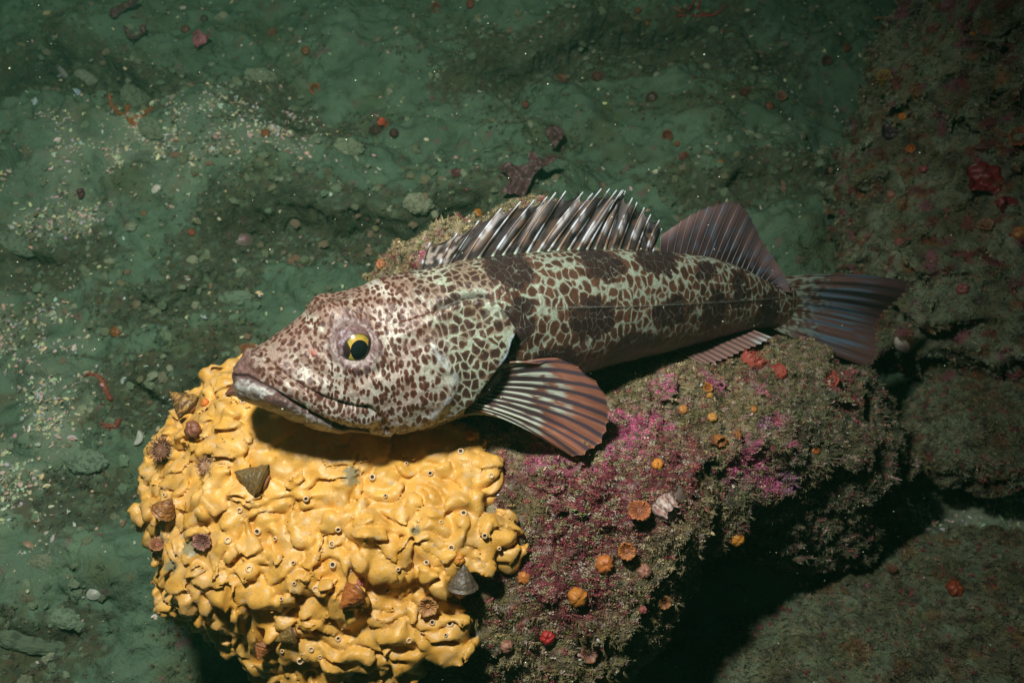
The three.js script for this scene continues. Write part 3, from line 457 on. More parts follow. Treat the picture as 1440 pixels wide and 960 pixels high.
function fishColour(x, y, z) {
  const wx = x + 0.0026 * n3(x * 55, y * 55, z * 55) + 0.0004 * n3(x * 210, y * 210, z * 210), wy = y + 0.0026 * n3(x * 55 + 9, y * 55, z * 55) + 0.0004 * n3(x * 210 + 9, y * 210, z * 210), k = (y - bellyLine(x)) / (backLine(x) - bellyLine(x) || 1);
  let body = null, head = null;
  const g = polyDist(gillEdge, x, y)[0], sd = inside(gillCover, x, y) ? g : -g;
  const headShare = x > 0.0 ? 0 : x < -0.1 ? 1 : sd > 0 ? 1 : smooth(-0.026, -0.034, x + 0.25 * (0.09 - y) + 0.008 * n3(x * 60, y * 60, 5));
  if (headShare < 1) {
    const [a, b, id] = cells(wx / 0.0114, wy / 0.0156, z / 0.0156), e = b - a, line = 0.055 + 0.10 * (0.5 + 0.5 * fbm(x * 16, y * 20, 8, 2)) + 0.05 * smooth(0.5, 0.95, k);
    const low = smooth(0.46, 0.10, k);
    let s = 0; for (const [sx, sy, rx, ry] of saddles) s = Math.max(s, 1.16 - Math.hypot((x - sx) / rx, (y - sy) / ry) + 0.5 * fbm(x * 45, y * 45, sx * 50, 3));
    const w = line * (1 - 0.55 * low) * (1 - smooth(0.0, 0.22, s));
    let cell = mix3(DARKCELL, RIM, smooth(0.42, 0.10, e) * 0.6 * (1 - smooth(0, 0.3, s)));
    cell = mix3(cell, RIM, 0.55 * ((id >>> 4) & 255) / 255);
    if (s > 0.05) cell = mix3(cell, [0.026, 0.018, 0.019], smooth(0.05, 0.35, s) * 0.8);
    const broken = smooth(-0.55, -0.05, n3(x * 75, y * 75, z * 75 + 3)), W2 = w * (0.35 + 0.65 * broken), kk = Math.min(e, (0.80 + 0.5 * smooth(0, 0.3, s) + 0.1 * low - a) * 0.9);
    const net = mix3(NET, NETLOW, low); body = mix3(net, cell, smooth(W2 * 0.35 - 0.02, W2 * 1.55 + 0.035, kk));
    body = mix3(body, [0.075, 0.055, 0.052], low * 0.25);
    if (x > 0.02) { const l = Math.abs(y - (0.052 - (x - 0.02) * 0.105)); body = mix3(body, [0.26, 0.31, 0.27], gauss(l, 0.0008) * 0.45); }
  }
  if (headShare > 0) {
    const big = smooth(-0.145, -0.07, x + 0.02 * n3(x * 30, y * 30, 3)), q = lerp(0.0066, 0.0110, smooth(-0.26, -0.05, x)), X = x < -0.2 ? -0.2 + (x + 0.2) * 1.12 : x;
    const [a, b, id] = cells(wx / (q * 0.98) + 40 + (X - x), wy / q, z / q), r = 0.37 + 0.23 * ((id >>> 5) & 255) / 255;
    const up = smooth(0.55, 0.8, k), front = smooth(-0.20, -0.27, x);
    let base = mix3([0.47, 0.48, 0.41], [0.46, 0.39, 0.34], clamp(0.5 + 0.9 * fbm(x * 22, y * 22, 31, 3)) * smooth(0.01, -0.06, x + 0.06));
    base = mix3(base, [0.34, 0.43, 0.32], 0.8 * big);
    base = mix3(base, [0.36, 0.43, 0.50], smooth(0.35, 0.05, k) * 0.6);
    const brown = clamp(smooth(0.0, 0.5, fbm(x * 30, y * 38, 44, 4) + 0.40 * up + 0.30 * front - 0.08)); base = mix3(base, [0.20, 0.10, 0.07], brown * 0.68);
    const e = b - a, m = lerp(smooth(r + 0.06, r - 0.05, a), smooth(0.11, 0.19, e), big);
    let spot = mix3([0.115, 0.046, 0.030], [0.062, 0.029, 0.022], smooth(0.1, 0.35, r - a + 0.1 * big)); spot = mix3(spot, mix3([0.10, 0.055, 0.035], [0.052, 0.030, 0.024], smooth(0.2, 0.5, e)), big);
    head = mix3(base, spot, m);
    // jaws
    const my = (() => { for (let i = 0; i + 1 < mouthLine.length; i++) if (x <= mouthLine[i + 1][0]) return lerp(mouthLine[i][1], mouthLine[i + 1][1], (x - mouthLine[i][0]) / (mouthLine[i + 1][0] - mouthLine[i][0])); return -0.079 - (x + 0.19) * 0.35; })();
    const jaw = smooth(0.001, -0.002, y - my) * smooth(-0.165, -0.19, x);
    if (jaw > 0) {
      let j = mix3([0.145, 0.090, 0.080], [0.46, 0.48, 0.46], smooth(0.02, 0.4, fbm(x * 30, y * 42, 61, 4) * 1.3 + 0.8 * smooth(-0.30, -0.25, x) * smooth(-0.215, -0.25, x) - 0.02));
      j = mix3(j, [0.085, 0.055, 0.055], smooth(0.08, 0.35, fbm(x * 60, y * 75, 71, 4)) * 0.85);
      j = mix3(j, [0.40, 0.31, 0.22], smooth(0.16, 0.04, k) * 0.7);
      head = mix3(head, mix3(j, spot, m * 0.22 + 0.25 * smooth(0.1, 0.4, n3(x * 140, y * 190, 3))), jaw);
    } else if (x < -0.30) head = mix3(head, [0.17, 0.095, 0.085], smooth(-0.30, -0.318, x) * 0.8);
    head = mix3(head, [0.10, 0.05, 0.055], gauss(polyDist(mouthLine, x, y)[0], 0.0020) * 0.85);
    head = mix3(head, [0.45, 0.30, 0.22], smooth(0.07, 0.02, k) * 0.8);
    head = mix3(head, [0.55, 0.64, 0.66], gauss(polyDist(cheekRidge, x, y)[0] + 0.006 * fbm(x * 60, y * 60, 3, 2), 0.003) * 0.55);
    const ey = Math.hypot((x - EYEC[0]) * 0.95, y - EYEC[1]); head = mix3(head, [0.14, 0.085, 0.09], smooth(0.031, 0.025, ey + 0.008 * n3(x * 80, y * 80, 7)) * 0.75);
    const fl = Math.hypot((x + 0.0375) / 0.016, (y - 0.0505) / 0.011); if (fl < 1.3) head = mix3(head, [0.48, 0.58, 0.46], smooth(1.1, 0.6, fl + 0.4 * n3(x * 90, y * 90, 2)) * (1 - 0.75 * m) * 0.85);
    const lobe = polyDist([[-0.0205, 0.021], [-0.0265, 0.006], [-0.037, -0.006]], x, y)[0]; if (sd > -0.002) head = mix3(head, [0.50, 0.60, 0.68], smooth(0.0065, 0.003, lobe));
    head = mix3(head, [0.42, 0.13, 0.09], gauss(Math.hypot(x + 0.2461, y - 0.0197), 0.003));
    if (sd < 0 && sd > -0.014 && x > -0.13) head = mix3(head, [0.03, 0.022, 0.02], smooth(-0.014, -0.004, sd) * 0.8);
  }
  const out = !head ? body : !body ? head : mix3(body, head, headShare), g1 = 1 + 0.22 * n3(x * 260, y * 260, z * 260) + 0.14 * n3(x * 620, y * 620, z * 620); return out.map((v) => v * g1);
}
{
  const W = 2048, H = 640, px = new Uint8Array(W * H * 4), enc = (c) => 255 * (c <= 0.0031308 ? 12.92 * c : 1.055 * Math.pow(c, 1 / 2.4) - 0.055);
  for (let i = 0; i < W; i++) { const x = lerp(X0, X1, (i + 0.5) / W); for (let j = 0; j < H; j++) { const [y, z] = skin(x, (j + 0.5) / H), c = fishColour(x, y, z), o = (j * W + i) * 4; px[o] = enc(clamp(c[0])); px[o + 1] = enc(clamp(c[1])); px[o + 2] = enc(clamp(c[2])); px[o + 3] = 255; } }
  const hide = new THREE.DataTexture(px, W, H); hide.colorSpace = THREE.SRGBColorSpace; hide.magFilter = THREE.LinearFilter; hide.needsUpdate = true;
  M.skin = new THREE.MeshPhysicalMaterial({ name: 'fish skin', map: hide, bumpMap: again(gritMap, 14), bumpScale: 0.0006, roughness: 0.32, specularIntensity: 0.9 });
  M.skin.bumpMap.repeat.set(18, 7);
  const xs = []; for (let x = X0; x < X1;) { xs.push(x); x += x < X0 + 0.012 ? 0.0007 : x < 0.01 ? 0.00105 : 0.0022; } xs.push(X1);
  const nx = xs.length, na = 330, pos = new Float32Array(nx * na * 3), uv = new Float32Array(nx * na * 2), idx = [];
  xs.forEach((x, i) => {
    const bump = Math.min(1, halfWidth(x) / 0.02);
    for (let k = 0; k < na; k++) {
      const s = k / (na - 1) * 2, far = s > 1, a = far ? 2 - s : s, [y, z] = skin(x, a), e = 0.004, [y1, z1] = skin(x, Math.min(1, a + e)), [y0, z0] = skin(x, Math.max(0, a - e)), x2 = Math.min(X1, x + 0.002), x3 = Math.max(X0 + 1e-4, x - 0.002), za = skin(x2, a), zb = skin(x3, a);
      const ty = y1 - y0, tz = z1 - z0, T = V(x2 - x3, za[0] - zb[0], za[1] - zb[1]), n = V(0, ty, tz).cross(T).negate().normalize(); if (n.z < 0 && z > 0.004) n.negate();
      const d = relief(x, y) * bump * smooth(0.02, 0.35, Math.abs(z) / (halfWidth(x) || 1)) + (x < -0.1 ? 0 : 0);
      const o = (i * na + k) * 3; pos[o] = x + n.x * d; pos[o + 1] = y + n.y * d; pos[o + 2] = (z + n.z * d) * (far ? -1 : 1); uv[(i * na + k) * 2] = (x - X0) / (X1 - X0); uv[(i * na + k) * 2 + 1] = a;
    }
  });
  for (let i = 0; i + 1 < nx; i++) for (let k = 0; k + 1 < na; k++) { const a = i * na + k, b = a + na; idx.push(a, a + 1, b, a + 1, b + 1, b); }
  part('body', geom(pos, idx, { uv }), M.skin, fish);
}
for (const side of [1, -1]) { // eyes: a bulging ball, a golden iris and a dark pupil
  const c = V(EYEC[0], EYEC[1] + 0.001, (zAt(EYEC[0], EYEC[1]) - 0.0035) * side), R = 0.0225, ball = new THREE.SphereGeometry(R, 72, 48), p = ball.attributes.position, col = [];
  const gaze = V(0.06, -0.06, 0.99 * side).normalize();
  for (let i = 0; i < p.count; i++) { const x = p.getX(i), y = p.getY(i), z = p.getZ(i), n = fbm(x * 110, y * 110, z * 110, 3), k = smooth(-0.1, 0.5, n); let q = mix3([0.21, 0.13, 0.13], [0.42, 0.40, 0.46], k * smooth(0.004, -0.014, x)); q = mix3(q, [0.08, 0.042, 0.038], smooth(-0.1, 0.4, fbm(x * 190, y * 190, z * 190 + 4, 2)) * 0.7); const an = V(x, y, z).normalize().dot(gaze); q = mix3(q, [0.035, 0.02, 0.018], smooth(0.58, 0.65, an)); col.push(...q); }
  ball.setAttribute('color', new THREE.BufferAttribute(new Float32Array(col), 3));
  const eye = part('eye', ball, M.eyeSkin ??= new THREE.MeshPhysicalMaterial({ name: 'eye skin', vertexColors: true, roughness: 0.35 }), fish); eye.position.copy(c);
  const cap = (r, a, f, lift) => { const g = sheet(56, 12, (u, v) => { const th = u * 2 * Math.PI, t = v * a, d = V(Math.sin(t) * Math.cos(th) * 0.92, Math.sin(t) * Math.sin(th) * 1.06, Math.cos(t)).multiplyScalar(r + (lift ? lift(v) : 0)); return { p: d.toArray(), c: f(th, v) }; }); g.applyQuaternion(new THREE.Quaternion().setFromUnitVectors(V(0, 0, 1), gaze)); return g; };
  part('iris', cap(R + 0.0004, 0.84, (th, v) => { const n = n3(Math.cos(th) * 5, Math.sin(th) * 5, v * 4), low = 0.35 + 0.65 * smooth(0.5, -0.6, Math.sin(th + 0.5)); let q = mix3([0.34, 0.22, 0.03], [0.46, 0.46, 0.09], clamp(low + 0.3 * n)); q = mix3(q, [0.60, 0.36, 0.05], gauss(v - 0.63, 0.05)); return mix3(q, [0.05, 0.025, 0.02], smooth(0.86, 0.98, v)); }), M.iris ??= new THREE.MeshPhysicalMaterial({ name: 'iris', vertexColors: true, roughness: 0.3, side: THREE.DoubleSide }), eye);
  part('pupil', cap(R + 0.0009, 0.50, () => [0.008, 0.014, 0.016]), M.pupil ??= new THREE.MeshPhysicalMaterial({ name: 'pupil', vertexColors: true, roughness: 0.12, clearcoat: 1, side: THREE.DoubleSide }), eye);
}
// fins: a thin closed web carried by rays
M.fin = new THREE.MeshPhysicalMaterial({ name: 'fin', vertexColors: true, roughness: 0.45, side: THREE.DoubleSide });
M.ray = new THREE.MeshPhysicalMaterial({ name: 'fin ray', vertexColors: true, roughness: 0.4 });
function fin(name, rays, opt) { // rays: [base, middle, tip]
  const along = opt.along ?? 22, gap = opt.gap ?? 8, n = rays.length, nu = (n - 1) * gap + 1, bez = (r, t) => V(0, 0, 0).addScaledVector(r[0], (1 - t) ** 2).addScaledVector(r[1], 2 * t * (1 - t)).addScaledVector(r[2], t * t);
  const P = [], C = [], idx = [];
  const pt = (s, t) => { const i = Math.min(n - 2, Math.floor(s)), f = s - i, dip = 1 - (opt.dip ?? 0) * 4 * f * (1 - f); const q = bez(rays[i], t * dip).lerp(bez(rays[i + 1], t * dip), f); q.z += (opt.billow ?? 0) * Math.sin(f * Math.PI) * Math.sin(t * Math.PI * 0.9) * (i % 2 ? 1 : -0.4); if (opt.wave) q.add(opt.wave(s, t)); return q; };
  for (let u = 0; u < nu; u++) for (let v = 0; v <= along; v++) { P.push(pt(u / gap, v / along)); C.push(opt.web(u / gap, v / along)); }
  const m = along + 1, N = P.map((p, k) => { const u = Math.floor(k / m), v = k % m, a = P[Math.min(nu - 1, u + 1) * m + v], b = P[Math.max(0, u - 1) * m + v], c = P[u * m + Math.min(along, v + 1)], d = P[u * m + Math.max(0, v - 1)]; return a.clone().sub(b).cross(c.clone().sub(d)).normalize(); });
  const pos = [], col = []; for (const sgn of [1, -1]) P.forEach((p, k) => { const q = p.clone().addScaledVector(N[k], sgn * (opt.thick ?? 0.0004)); pos.push(q.x, q.y, q.z); col.push(...C[k]); });
  const T = P.length; for (let u = 0; u + 1 < nu; u++) for (let v = 0; v < along; v++) { const a = u * m + v, b = a + m; idx.push(a, b, a + 1, a + 1, b, b + 1, T + a, T + a + 1, T + b, T + a + 1, T + b + 1, T + b); }
  const edge = (a, b) => idx.push(a, T + a, b, b, T + a, T + b); for (let u = 0; u + 1 < nu; u++) { edge(u * m + along, (u + 1) * m + along); edge((u + 1) * m, u * m); } for (let v = 0; v < along; v++) { edge(v, v + 1); edge((nu - 1) * m + v + 1, (nu - 1) * m + v); }
  const g = part(name, geom(pos, idx, { color: col }), M.fin, fish);
  if (opt.radius) rays.forEach((r, i) => { const K = opt.rayPoints ?? 16, pts = [], rad_ = [], cc = []; for (let k = 0; k <= K; k++) { const t = k / K * (opt.over ?? 1); const q = bez(r, t); if (opt.wave) q.add(opt.wave(i, Math.min(1, t))); pts.push(q); rad_.push(opt.radius * lerp(1, opt.taper ?? 0.35, k / K)); cc.push(opt.ray(i, k / K)); } part(opt.rayName ?? 'fin_ray', tube(pts, rad_, 7, cc), M.ray, g); });
  return g;
}
{ // first, spiny dorsal fin
  const base = [[-0.1031, 0.0884], [-0.0828, 0.0893], [-0.0696, 0.0927], [-0.0477, 0.0988], [-0.0275, 0.1025], [-0.0081, 0.1037], [0.0066, 0.1042], [0.0235, 0.1043], [0.0405, 0.1043], [0.0557, 0.104], [0.07, 0.1035], [0.084, 0.1032], [0.1002, 0.103], [0.1145, 0.1022], [0.1279, 0.101], [0.1409, 0.1], [0.1561, 0.099], [0.1672, 0.0978], [0.1783, 0.0965], [0.1917, 0.095], [0.207, 0.0937], [0.2225, 0.0918], [0.2335, 0.091]];
  const tip = [[-0.0887, 0.1272], [-0.0551, 0.1367], [-0.0242, 0.1491], [0.006, 0.1628], [0.0299, 0.1704], [0.0508, 0.1708], [0.0706, 0.1737], [0.0798, 0.179], [0.0943, 0.1798], [0.1224, 0.1769], [0.1344, 0.1751], [0.1455, 0.1805], [0.1616, 0.1793], [0.172, 0.1773], [0.1769, 0.1771], [0.182, 0.1768], [0.1871, 0.1753], [0.1948, 0.1666], [0.2035, 0.1603], [0.2186, 0.1521], [0.226, 0.1429], [0.2389, 0.1351], [0.2477, 0.122]];
  const rays = base.map((b, i) => { const B = V(b[0], b[1] - 0.003, 0), T = V(tip[i][0], tip[i][1], 0.004 * Math.sin(i * 1.9) + 0.002); return [B, B.clone().lerp(T, 0.5).add(V(-0.003, 0.003, 0)), T]; });
  const WHITE = [0.52, 0.58, 0.66], DK = [0.045, 0.034, 0.033], BR = [0.20, 0.125, 0.085];
  const band = (i, t) => smooth(0.1, 0.45, n3(i * 0.9, t * 4.2, 3) - 0.25 + 0.55 * gauss(t - (0.42 + 0.13 * Math.sin(i * 0.8)), 0.16) + (i < 6 ? 0.15 * gauss(t - 0.15, 0.12) : 0));
  fin('first_dorsal_fin', rays, { dip: 0.13, billow: 0.0035, gap: 8, along: 26, radius: 0.0025, taper: 0.42, over: 1.03, rayName: 'fin_spine', rayPoints: 20,
    web: (s, t) => { const i = Math.floor(s), f = s - i; let c = mix3([0.075, 0.066, 0.07], DK, smooth(0.5, 0.08, t) * 0.8 * (s > 4 ? 1 : 0.3)); c = mix3(c, [0.02, 0.018, 0.02], smooth(0.1, 0.5, n3(s * 1.2, t * 2.6, 9))); c = mix3(c, [0.42, 0.44, 0.45], band(i, t) * smooth(0.5, 0.12, f) * 0.7); c = mix3(c, BR, smooth(0.2, 0.6, n3(s * 0.8 + 20, t * 3, 1)) * 0.6); if (s < 2.2) c = mix3(c, [0.48, 0.42, 0.38], smooth(-0.1, 0.3, n3(s * 2.3, t * 3.6, 5)) * smooth(0.05, 0.3, t)); return mix3(c, NET, smooth(0.06, 0.02, t) * 0.5); },
    ray: (i, t) => { let c = mix3(BR, [0.08, 0.06, 0.055], smooth(-0.2, 0.4, n3(i * 1.3, t * 3, 7))); c = mix3(c, WHITE, Math.min(1, Math.max(1.25 * band(i, t), smooth(0.80, 0.97, t)))); return mix3(c, [0.42, 0.58, 0.46], smooth(0.12, 0.03, t)); } });
}
const along2 = (pts, t) => { const L = [0]; for (let i = 1; i < pts.length; i++) L.push(L[i - 1] + Math.hypot(pts[i][0] - pts[i - 1][0], pts[i][1] - pts[i - 1][1])); const s = t * L[L.length - 1]; let i = 0; while (i < pts.length - 2 && s > L[i + 1]) i++; const f = (s - L[i]) / (L[i + 1] - L[i]); return [lerp(pts[i][0], pts[i + 1][0], f), lerp(pts[i][1], pts[i + 1][1], f)]; };
{ // second, soft dorsal fin
  const base = [[0.248, 0.0896], [0.2837, 0.0828], [0.3331, 0.0727], [0.3652, 0.0617], [0.3984, 0.0482], [0.4327, 0.0311], [0.4612, 0.0163]], edge = [[0.2469, 0.1146], [0.2729, 0.1303], [0.2991, 0.1461], [0.3334, 0.1541], [0.3664, 0.157], [0.3888, 0.144], [0.4141, 0.1187], [0.4398, 0.0827], [0.463, 0.0522], [0.4753, 0.0258], [0.4749, 0.0125]];
  { const c = new THREE.CatmullRomCurve3(edge.map(([x, y]) => V(x, y, 0))).getPoints(60); for (let r = 0; r < 12; r++) for (let i = 1; i < 60; i++) c[i].lerp(c[i - 1].clone().add(c[i + 1]).multiplyScalar(0.5), 0.5); edge.length = 0; for (const p of c) edge.push([p.x, p.y]); }
  const n = 23, rays = []; for (let i = 0; i < n; i++) { const t = i / (n - 1), b = along2(base, t), e = along2(edge, Math.pow(t, 0.92)), B = V(b[0], b[1] - 0.002, 0), T = V(e[0], e[1], 0.012 * Math.sin(t * 7) * (0.4 + t)); rays.push([B, B.clone().lerp(T, 0.5).add(V(-0.006, 0.004, 0.006)), T]); }
  fin('second_dorsal_fin', rays, { dip: 0.02, billow: 0.001, gap: 6, along: 24, radius: 0.0013, taper: 0.5,
    web: (s, t) => { let c = mix3([0.085, 0.06, 0.068], [0.19, 0.125, 0.125], smooth(0.25, 0.9, t)); c = mix3(c, [0.012, 0.012, 0.016], smooth(0.55, 0.1, t) * smooth(6, 12, s) * 0.9); c = mix3(c, [0.11, 0.14, 0.19], smooth(0.1, 0.5, n3(s * 0.7, t * 3, 30)) * 0.5); return mix3(c, DARKCELL, smooth(0.14, 0.04, t)); },
    ray: (i, t) => mix3(mix3([0.12, 0.085, 0.09], [0.24, 0.16, 0.155], t), [0.14, 0.19, 0.26], smooth(0.1, 0.5, n3(i * 0.7, t * 3, 30)) * 0.7) });
}
{ // tail fin
  const base = [[0.464, 0.0335], [0.4574, 0.0150], [0.4564, -0.0129], [0.4527, -0.0300], [0.4567, -0.0440]], edge = [[0.7346, 0.0018], [0.7266, -0.0079], [0.7089, -0.0374], [0.6918, -0.0671], [0.6664, -0.0839], [0.6538, -0.1092], [0.6384, -0.1245]];
  const n = 19, rays = []; for (let i = 0; i < n; i++) { const t = i / (n - 1), b = along2(base, t), e = along2(edge, t), B = V(b[0], b[1], 0), T = V(e[0], e[1], 0.014 * Math.sin(t * 8 + 1) - 0.008 + 0.03 * t * t), bend = lerp(0.019, -0.006, t); rays.push([B, B.clone().lerp(T, 0.5).add(V(0, bend, 0.006)), T]); }
  const at3 = (i, t) => { const r = rays[Math.min(n - 1, Math.floor(i))], q = rays[Math.min(n - 1, Math.floor(i) + 1)], f = i - Math.floor(i), p = r[0].clone().multiplyScalar((1 - t) ** 2).addScaledVector(r[1], 2 * t * (1 - t)).addScaledVector(r[2], t * t), p2 = q[0].clone().multiplyScalar((1 - t) ** 2).addScaledVector(q[1], 2 * t * (1 - t)).addScaledVector(q[2], t * t); return p.lerp(p2, f); };
  const web = (s, t) => { const p = at3(s, t), mid = 1 - Math.abs(s / (n - 1) - 0.45) * 2; let c = mix3([0.17, 0.10, 0.09], [0.10, 0.06, 0.062], smooth(0.3, 1, t) * smooth(0.9, 0.2, s / n)); const blue = smooth(0.05, 0.45, n3(s * 1.4, t * 1.3, 50) + 0.35 * mid - 0.05) * smooth(1.0, 0.7, t); c = mix3(c, [0.12, 0.21, 0.29], blue * 0.9);
    const net = smooth(0.46, 0.28, t + 0.12 * n3(p.x * 40, p.y * 40, 4)) * smooth(-0.2, 0.3, 1 - Math.abs(s / (n - 1) - 0.42) * 2.1); const all = Math.max(net, smooth(0.22, 0.12, t)); if (all > 0) { const [a, b] = cells(p.x / 0.0135, p.y / 0.0160, 0.2), e = b - a; c = mix3(c, mix3(mix3(NET, [0.20, 0.29, 0.27], smooth(0.1, 0.35, t)), [0.10, 0.048, 0.034], smooth(0.06, 0.22, e)), all); } return c; };
  fin('tail_fin', rays, { dip: 0.025, billow: 0.002, gap: 10, along: 46, radius: 0.0016, taper: 0.6, rayPoints: 30, thick: 0.0007, web, ray: (i, t) => mix3(web(i, t), [0.09, 0.055, 0.055], 0.25) });
}
{ // breast fin of the near side, spread on the rock
  const base = [[678, 524], [670, 540], [662, 556], [656, 570], [652, 582]], tipPx = [[757, 510], [787, 507], [815, 517], [838, 535], [851, 557], [856, 575], [856, 592], [854, 608], [848, 622], [836, 632], [821, 639], [803, 638], [783, 630], [764, 616], [741, 602]];
  const n = tipPx.length, rays = tipPx.map((e, i) => {
    const t = i / (n - 1), b = along2(base, t), hitAt = onRock(e[0], e[1]), dr = hitAt ? hitAt.p.clone().sub(EYE).dot(fwd) : 0.95, dt = clamp(dr - 0.012, 0.93, lerp(1.04, 0.975, smooth(0.45, 0, t)));
    const B = inFish(b[0], b[1], 0.984), T = inFish(e[0], e[1], dt), lift = lerp(9, 14, Math.sin(t * Math.PI)), Mid = inFish((b[0] + e[0]) / 2 + (i < 3 ? -6 : 4), (b[1] + e[1]) / 2 - lift * 1.6, (0.984 + dt) / 2 - 0.016); return [B, Mid, T];
  });
  const tone = (i, t) => { const edge = smooth(0.5, 3.5, i); let c = mix3([0.19, 0.095, 0.065], [0.46, 0.20, 0.135], smooth(0.45, 0.75, t) * (0.45 + 0.55 * edge)); const pale = smooth(-0.08, 0.22, n3(i * 2.7, t * 6.5, 80) + 0.55 * gauss(t - 0.40, 0.24) * edge - 0.22 + (i > 9 ? 0.30 * gauss(t - 0.28, 0.22) : 0)); c = mix3(c, [0.58, 0.66, 0.56], pale * smooth(0.78, 0.64, t) * smooth(0.02, 0.10, t)); return mix3(c, [0.26, 0.32, 0.38], smooth(0.12, 0.05, t) * 0.4); };
  const web = (s, t) => { const i = Math.round(s), d = Math.abs(s - i), w = lerp(0.17, 0.31, smooth(0.3, 0.8, t)) + 0.03 * n3(i * 3, t * 6, 4); const fine = 1 + 0.16 * Math.sin((s - i) * 38) * smooth(0.3, 0.7, t) + 0.18 * n3(s * 5, t * 9, 12); return mix3(tone(i + 0.15 * n3(s * 6, t * 8, 3), t).map((v) => v * fine), mix3([0.055, 0.035, 0.036], [0.11, 0.085, 0.115], smooth(0.3, 0.9, t)), smooth(w - 0.08, w + 0.08, d)); };
  fin('pectoral_fin', rays, { dip: 0.014, gap: 12, along: 44, radius: 0.0014, taper: 0.7, rayPoints: 26, thick: 0.0008, over: 0.995, wave: (s, t) => V(0, 0.0016 * Math.sin(s * 2.3 + t * 5) * t, 0.0035 * Math.sin(s * 0.9 + t * 4) * t), web, ray: tone });
}
{ // anal fin folded flat under the belly
  const base = [[0.2676, -0.050], [0.311, -0.0507], [0.3423, -0.0457], [0.3806, -0.0412], [0.4066, -0.0386]], edge = [[0.2957, -0.0724], [0.3121, -0.0735], [0.3435, -0.0675], [0.3688, -0.0595], [0.3946, -0.0549], [0.4168, -0.046]];
  const n = 13, rays = []; for (let i = 0; i < n; i++) { const t = i / (n - 1), b = along2(base, t), e = along2(edge, t); const B = V(b[0], b[1], 0.004), T = V(e[0] + 0.012, e[1] - 0.002, 0.032); rays.push([B, B.clone().lerp(T, 0.5).add(V(0, 0, 0.008)), T]); }
  const tone = (i, t) => mix3([0.30, 0.17, 0.14], i > n - 4 ? [0.55, 0.58, 0.58] : [0.40, 0.24, 0.20], smooth(0.4, 0.9, t));
  fin('anal_fin', rays, { dip: 0.08, gap: 6, along: 10, radius: 0.0014, rayPoints: 8, web: (s, t) => mix3(tone(Math.round(s), t), [0.10, 0.075, 0.08], smooth(0.2, 0.4, Math.abs(s - Math.round(s)))), ray: tone });
}

// ---------------------------------------------------------------- what grows and lies on the boulders and the seabed
const slopeField = (x, y, z) => { const q = V(x, y, z).sub(S0); return (q.dot(slopeN) - slopeShape(q.x, q.dot(slopeV))[0]) * 0.7; };
const slopeHit = (x, y) => { const a = trace(slopeField, x, y, 1.0, 3.2); return a; };
function anywhere(x, y) { let best = null; for (const q of [trace(spongeField, x, y), onRock(x, y), trace(wallField, x, y), trace(slabField, x, y), slopeHit(x, y)]) if (q && (!best || q.p.distanceToSquared(EYE) < best.p.distanceToSquared(EYE))) best = q; return best; }
const metres = (p, px) => px * p.clone().sub(EYE).dot(fwd) / FOCAL;
const paint = (g, f) => { const p = g.attributes.position, c = new Float32Array(p.count * 3); for (let i = 0; i < p.count; i++) c.set(f(p.getX(i), p.getY(i), p.getZ(i)), i * 3); g.setAttribute('color', new THREE.BufferAttribute(c, 3)); return g; };
const lathe = (pts, seg = 24) => new THREE.LatheGeometry(pts.map(([r, y]) => new THREE.Vector2(r, y)), seg);
M.soft = new THREE.MeshPhysicalMaterial({ name: 'soft body', vertexColors: true, roughness: 0.5, side: THREE.DoubleSide });
M.shell = new THREE.MeshPhysicalMaterial({ name: 'shell', vertexColors: true, roughness: 0.45, side: THREE.DoubleSide });
M.stone = new THREE.MeshStandardMaterial({ name: 'stone', vertexColors: true, roughness: 0.9 });
const stand = (o, n, twist = rand() * 6.28, lean = 0.25) => { const d = n.clone().lerp(EYE.clone().sub(o.position).normalize(), lean).normalize(); o.quaternion.setFromUnitVectors(V(0, 1, 0), d).multiply(new THREE.Quaternion().setFromAxisAngle(V(0, 1, 0), twist)); return o; };

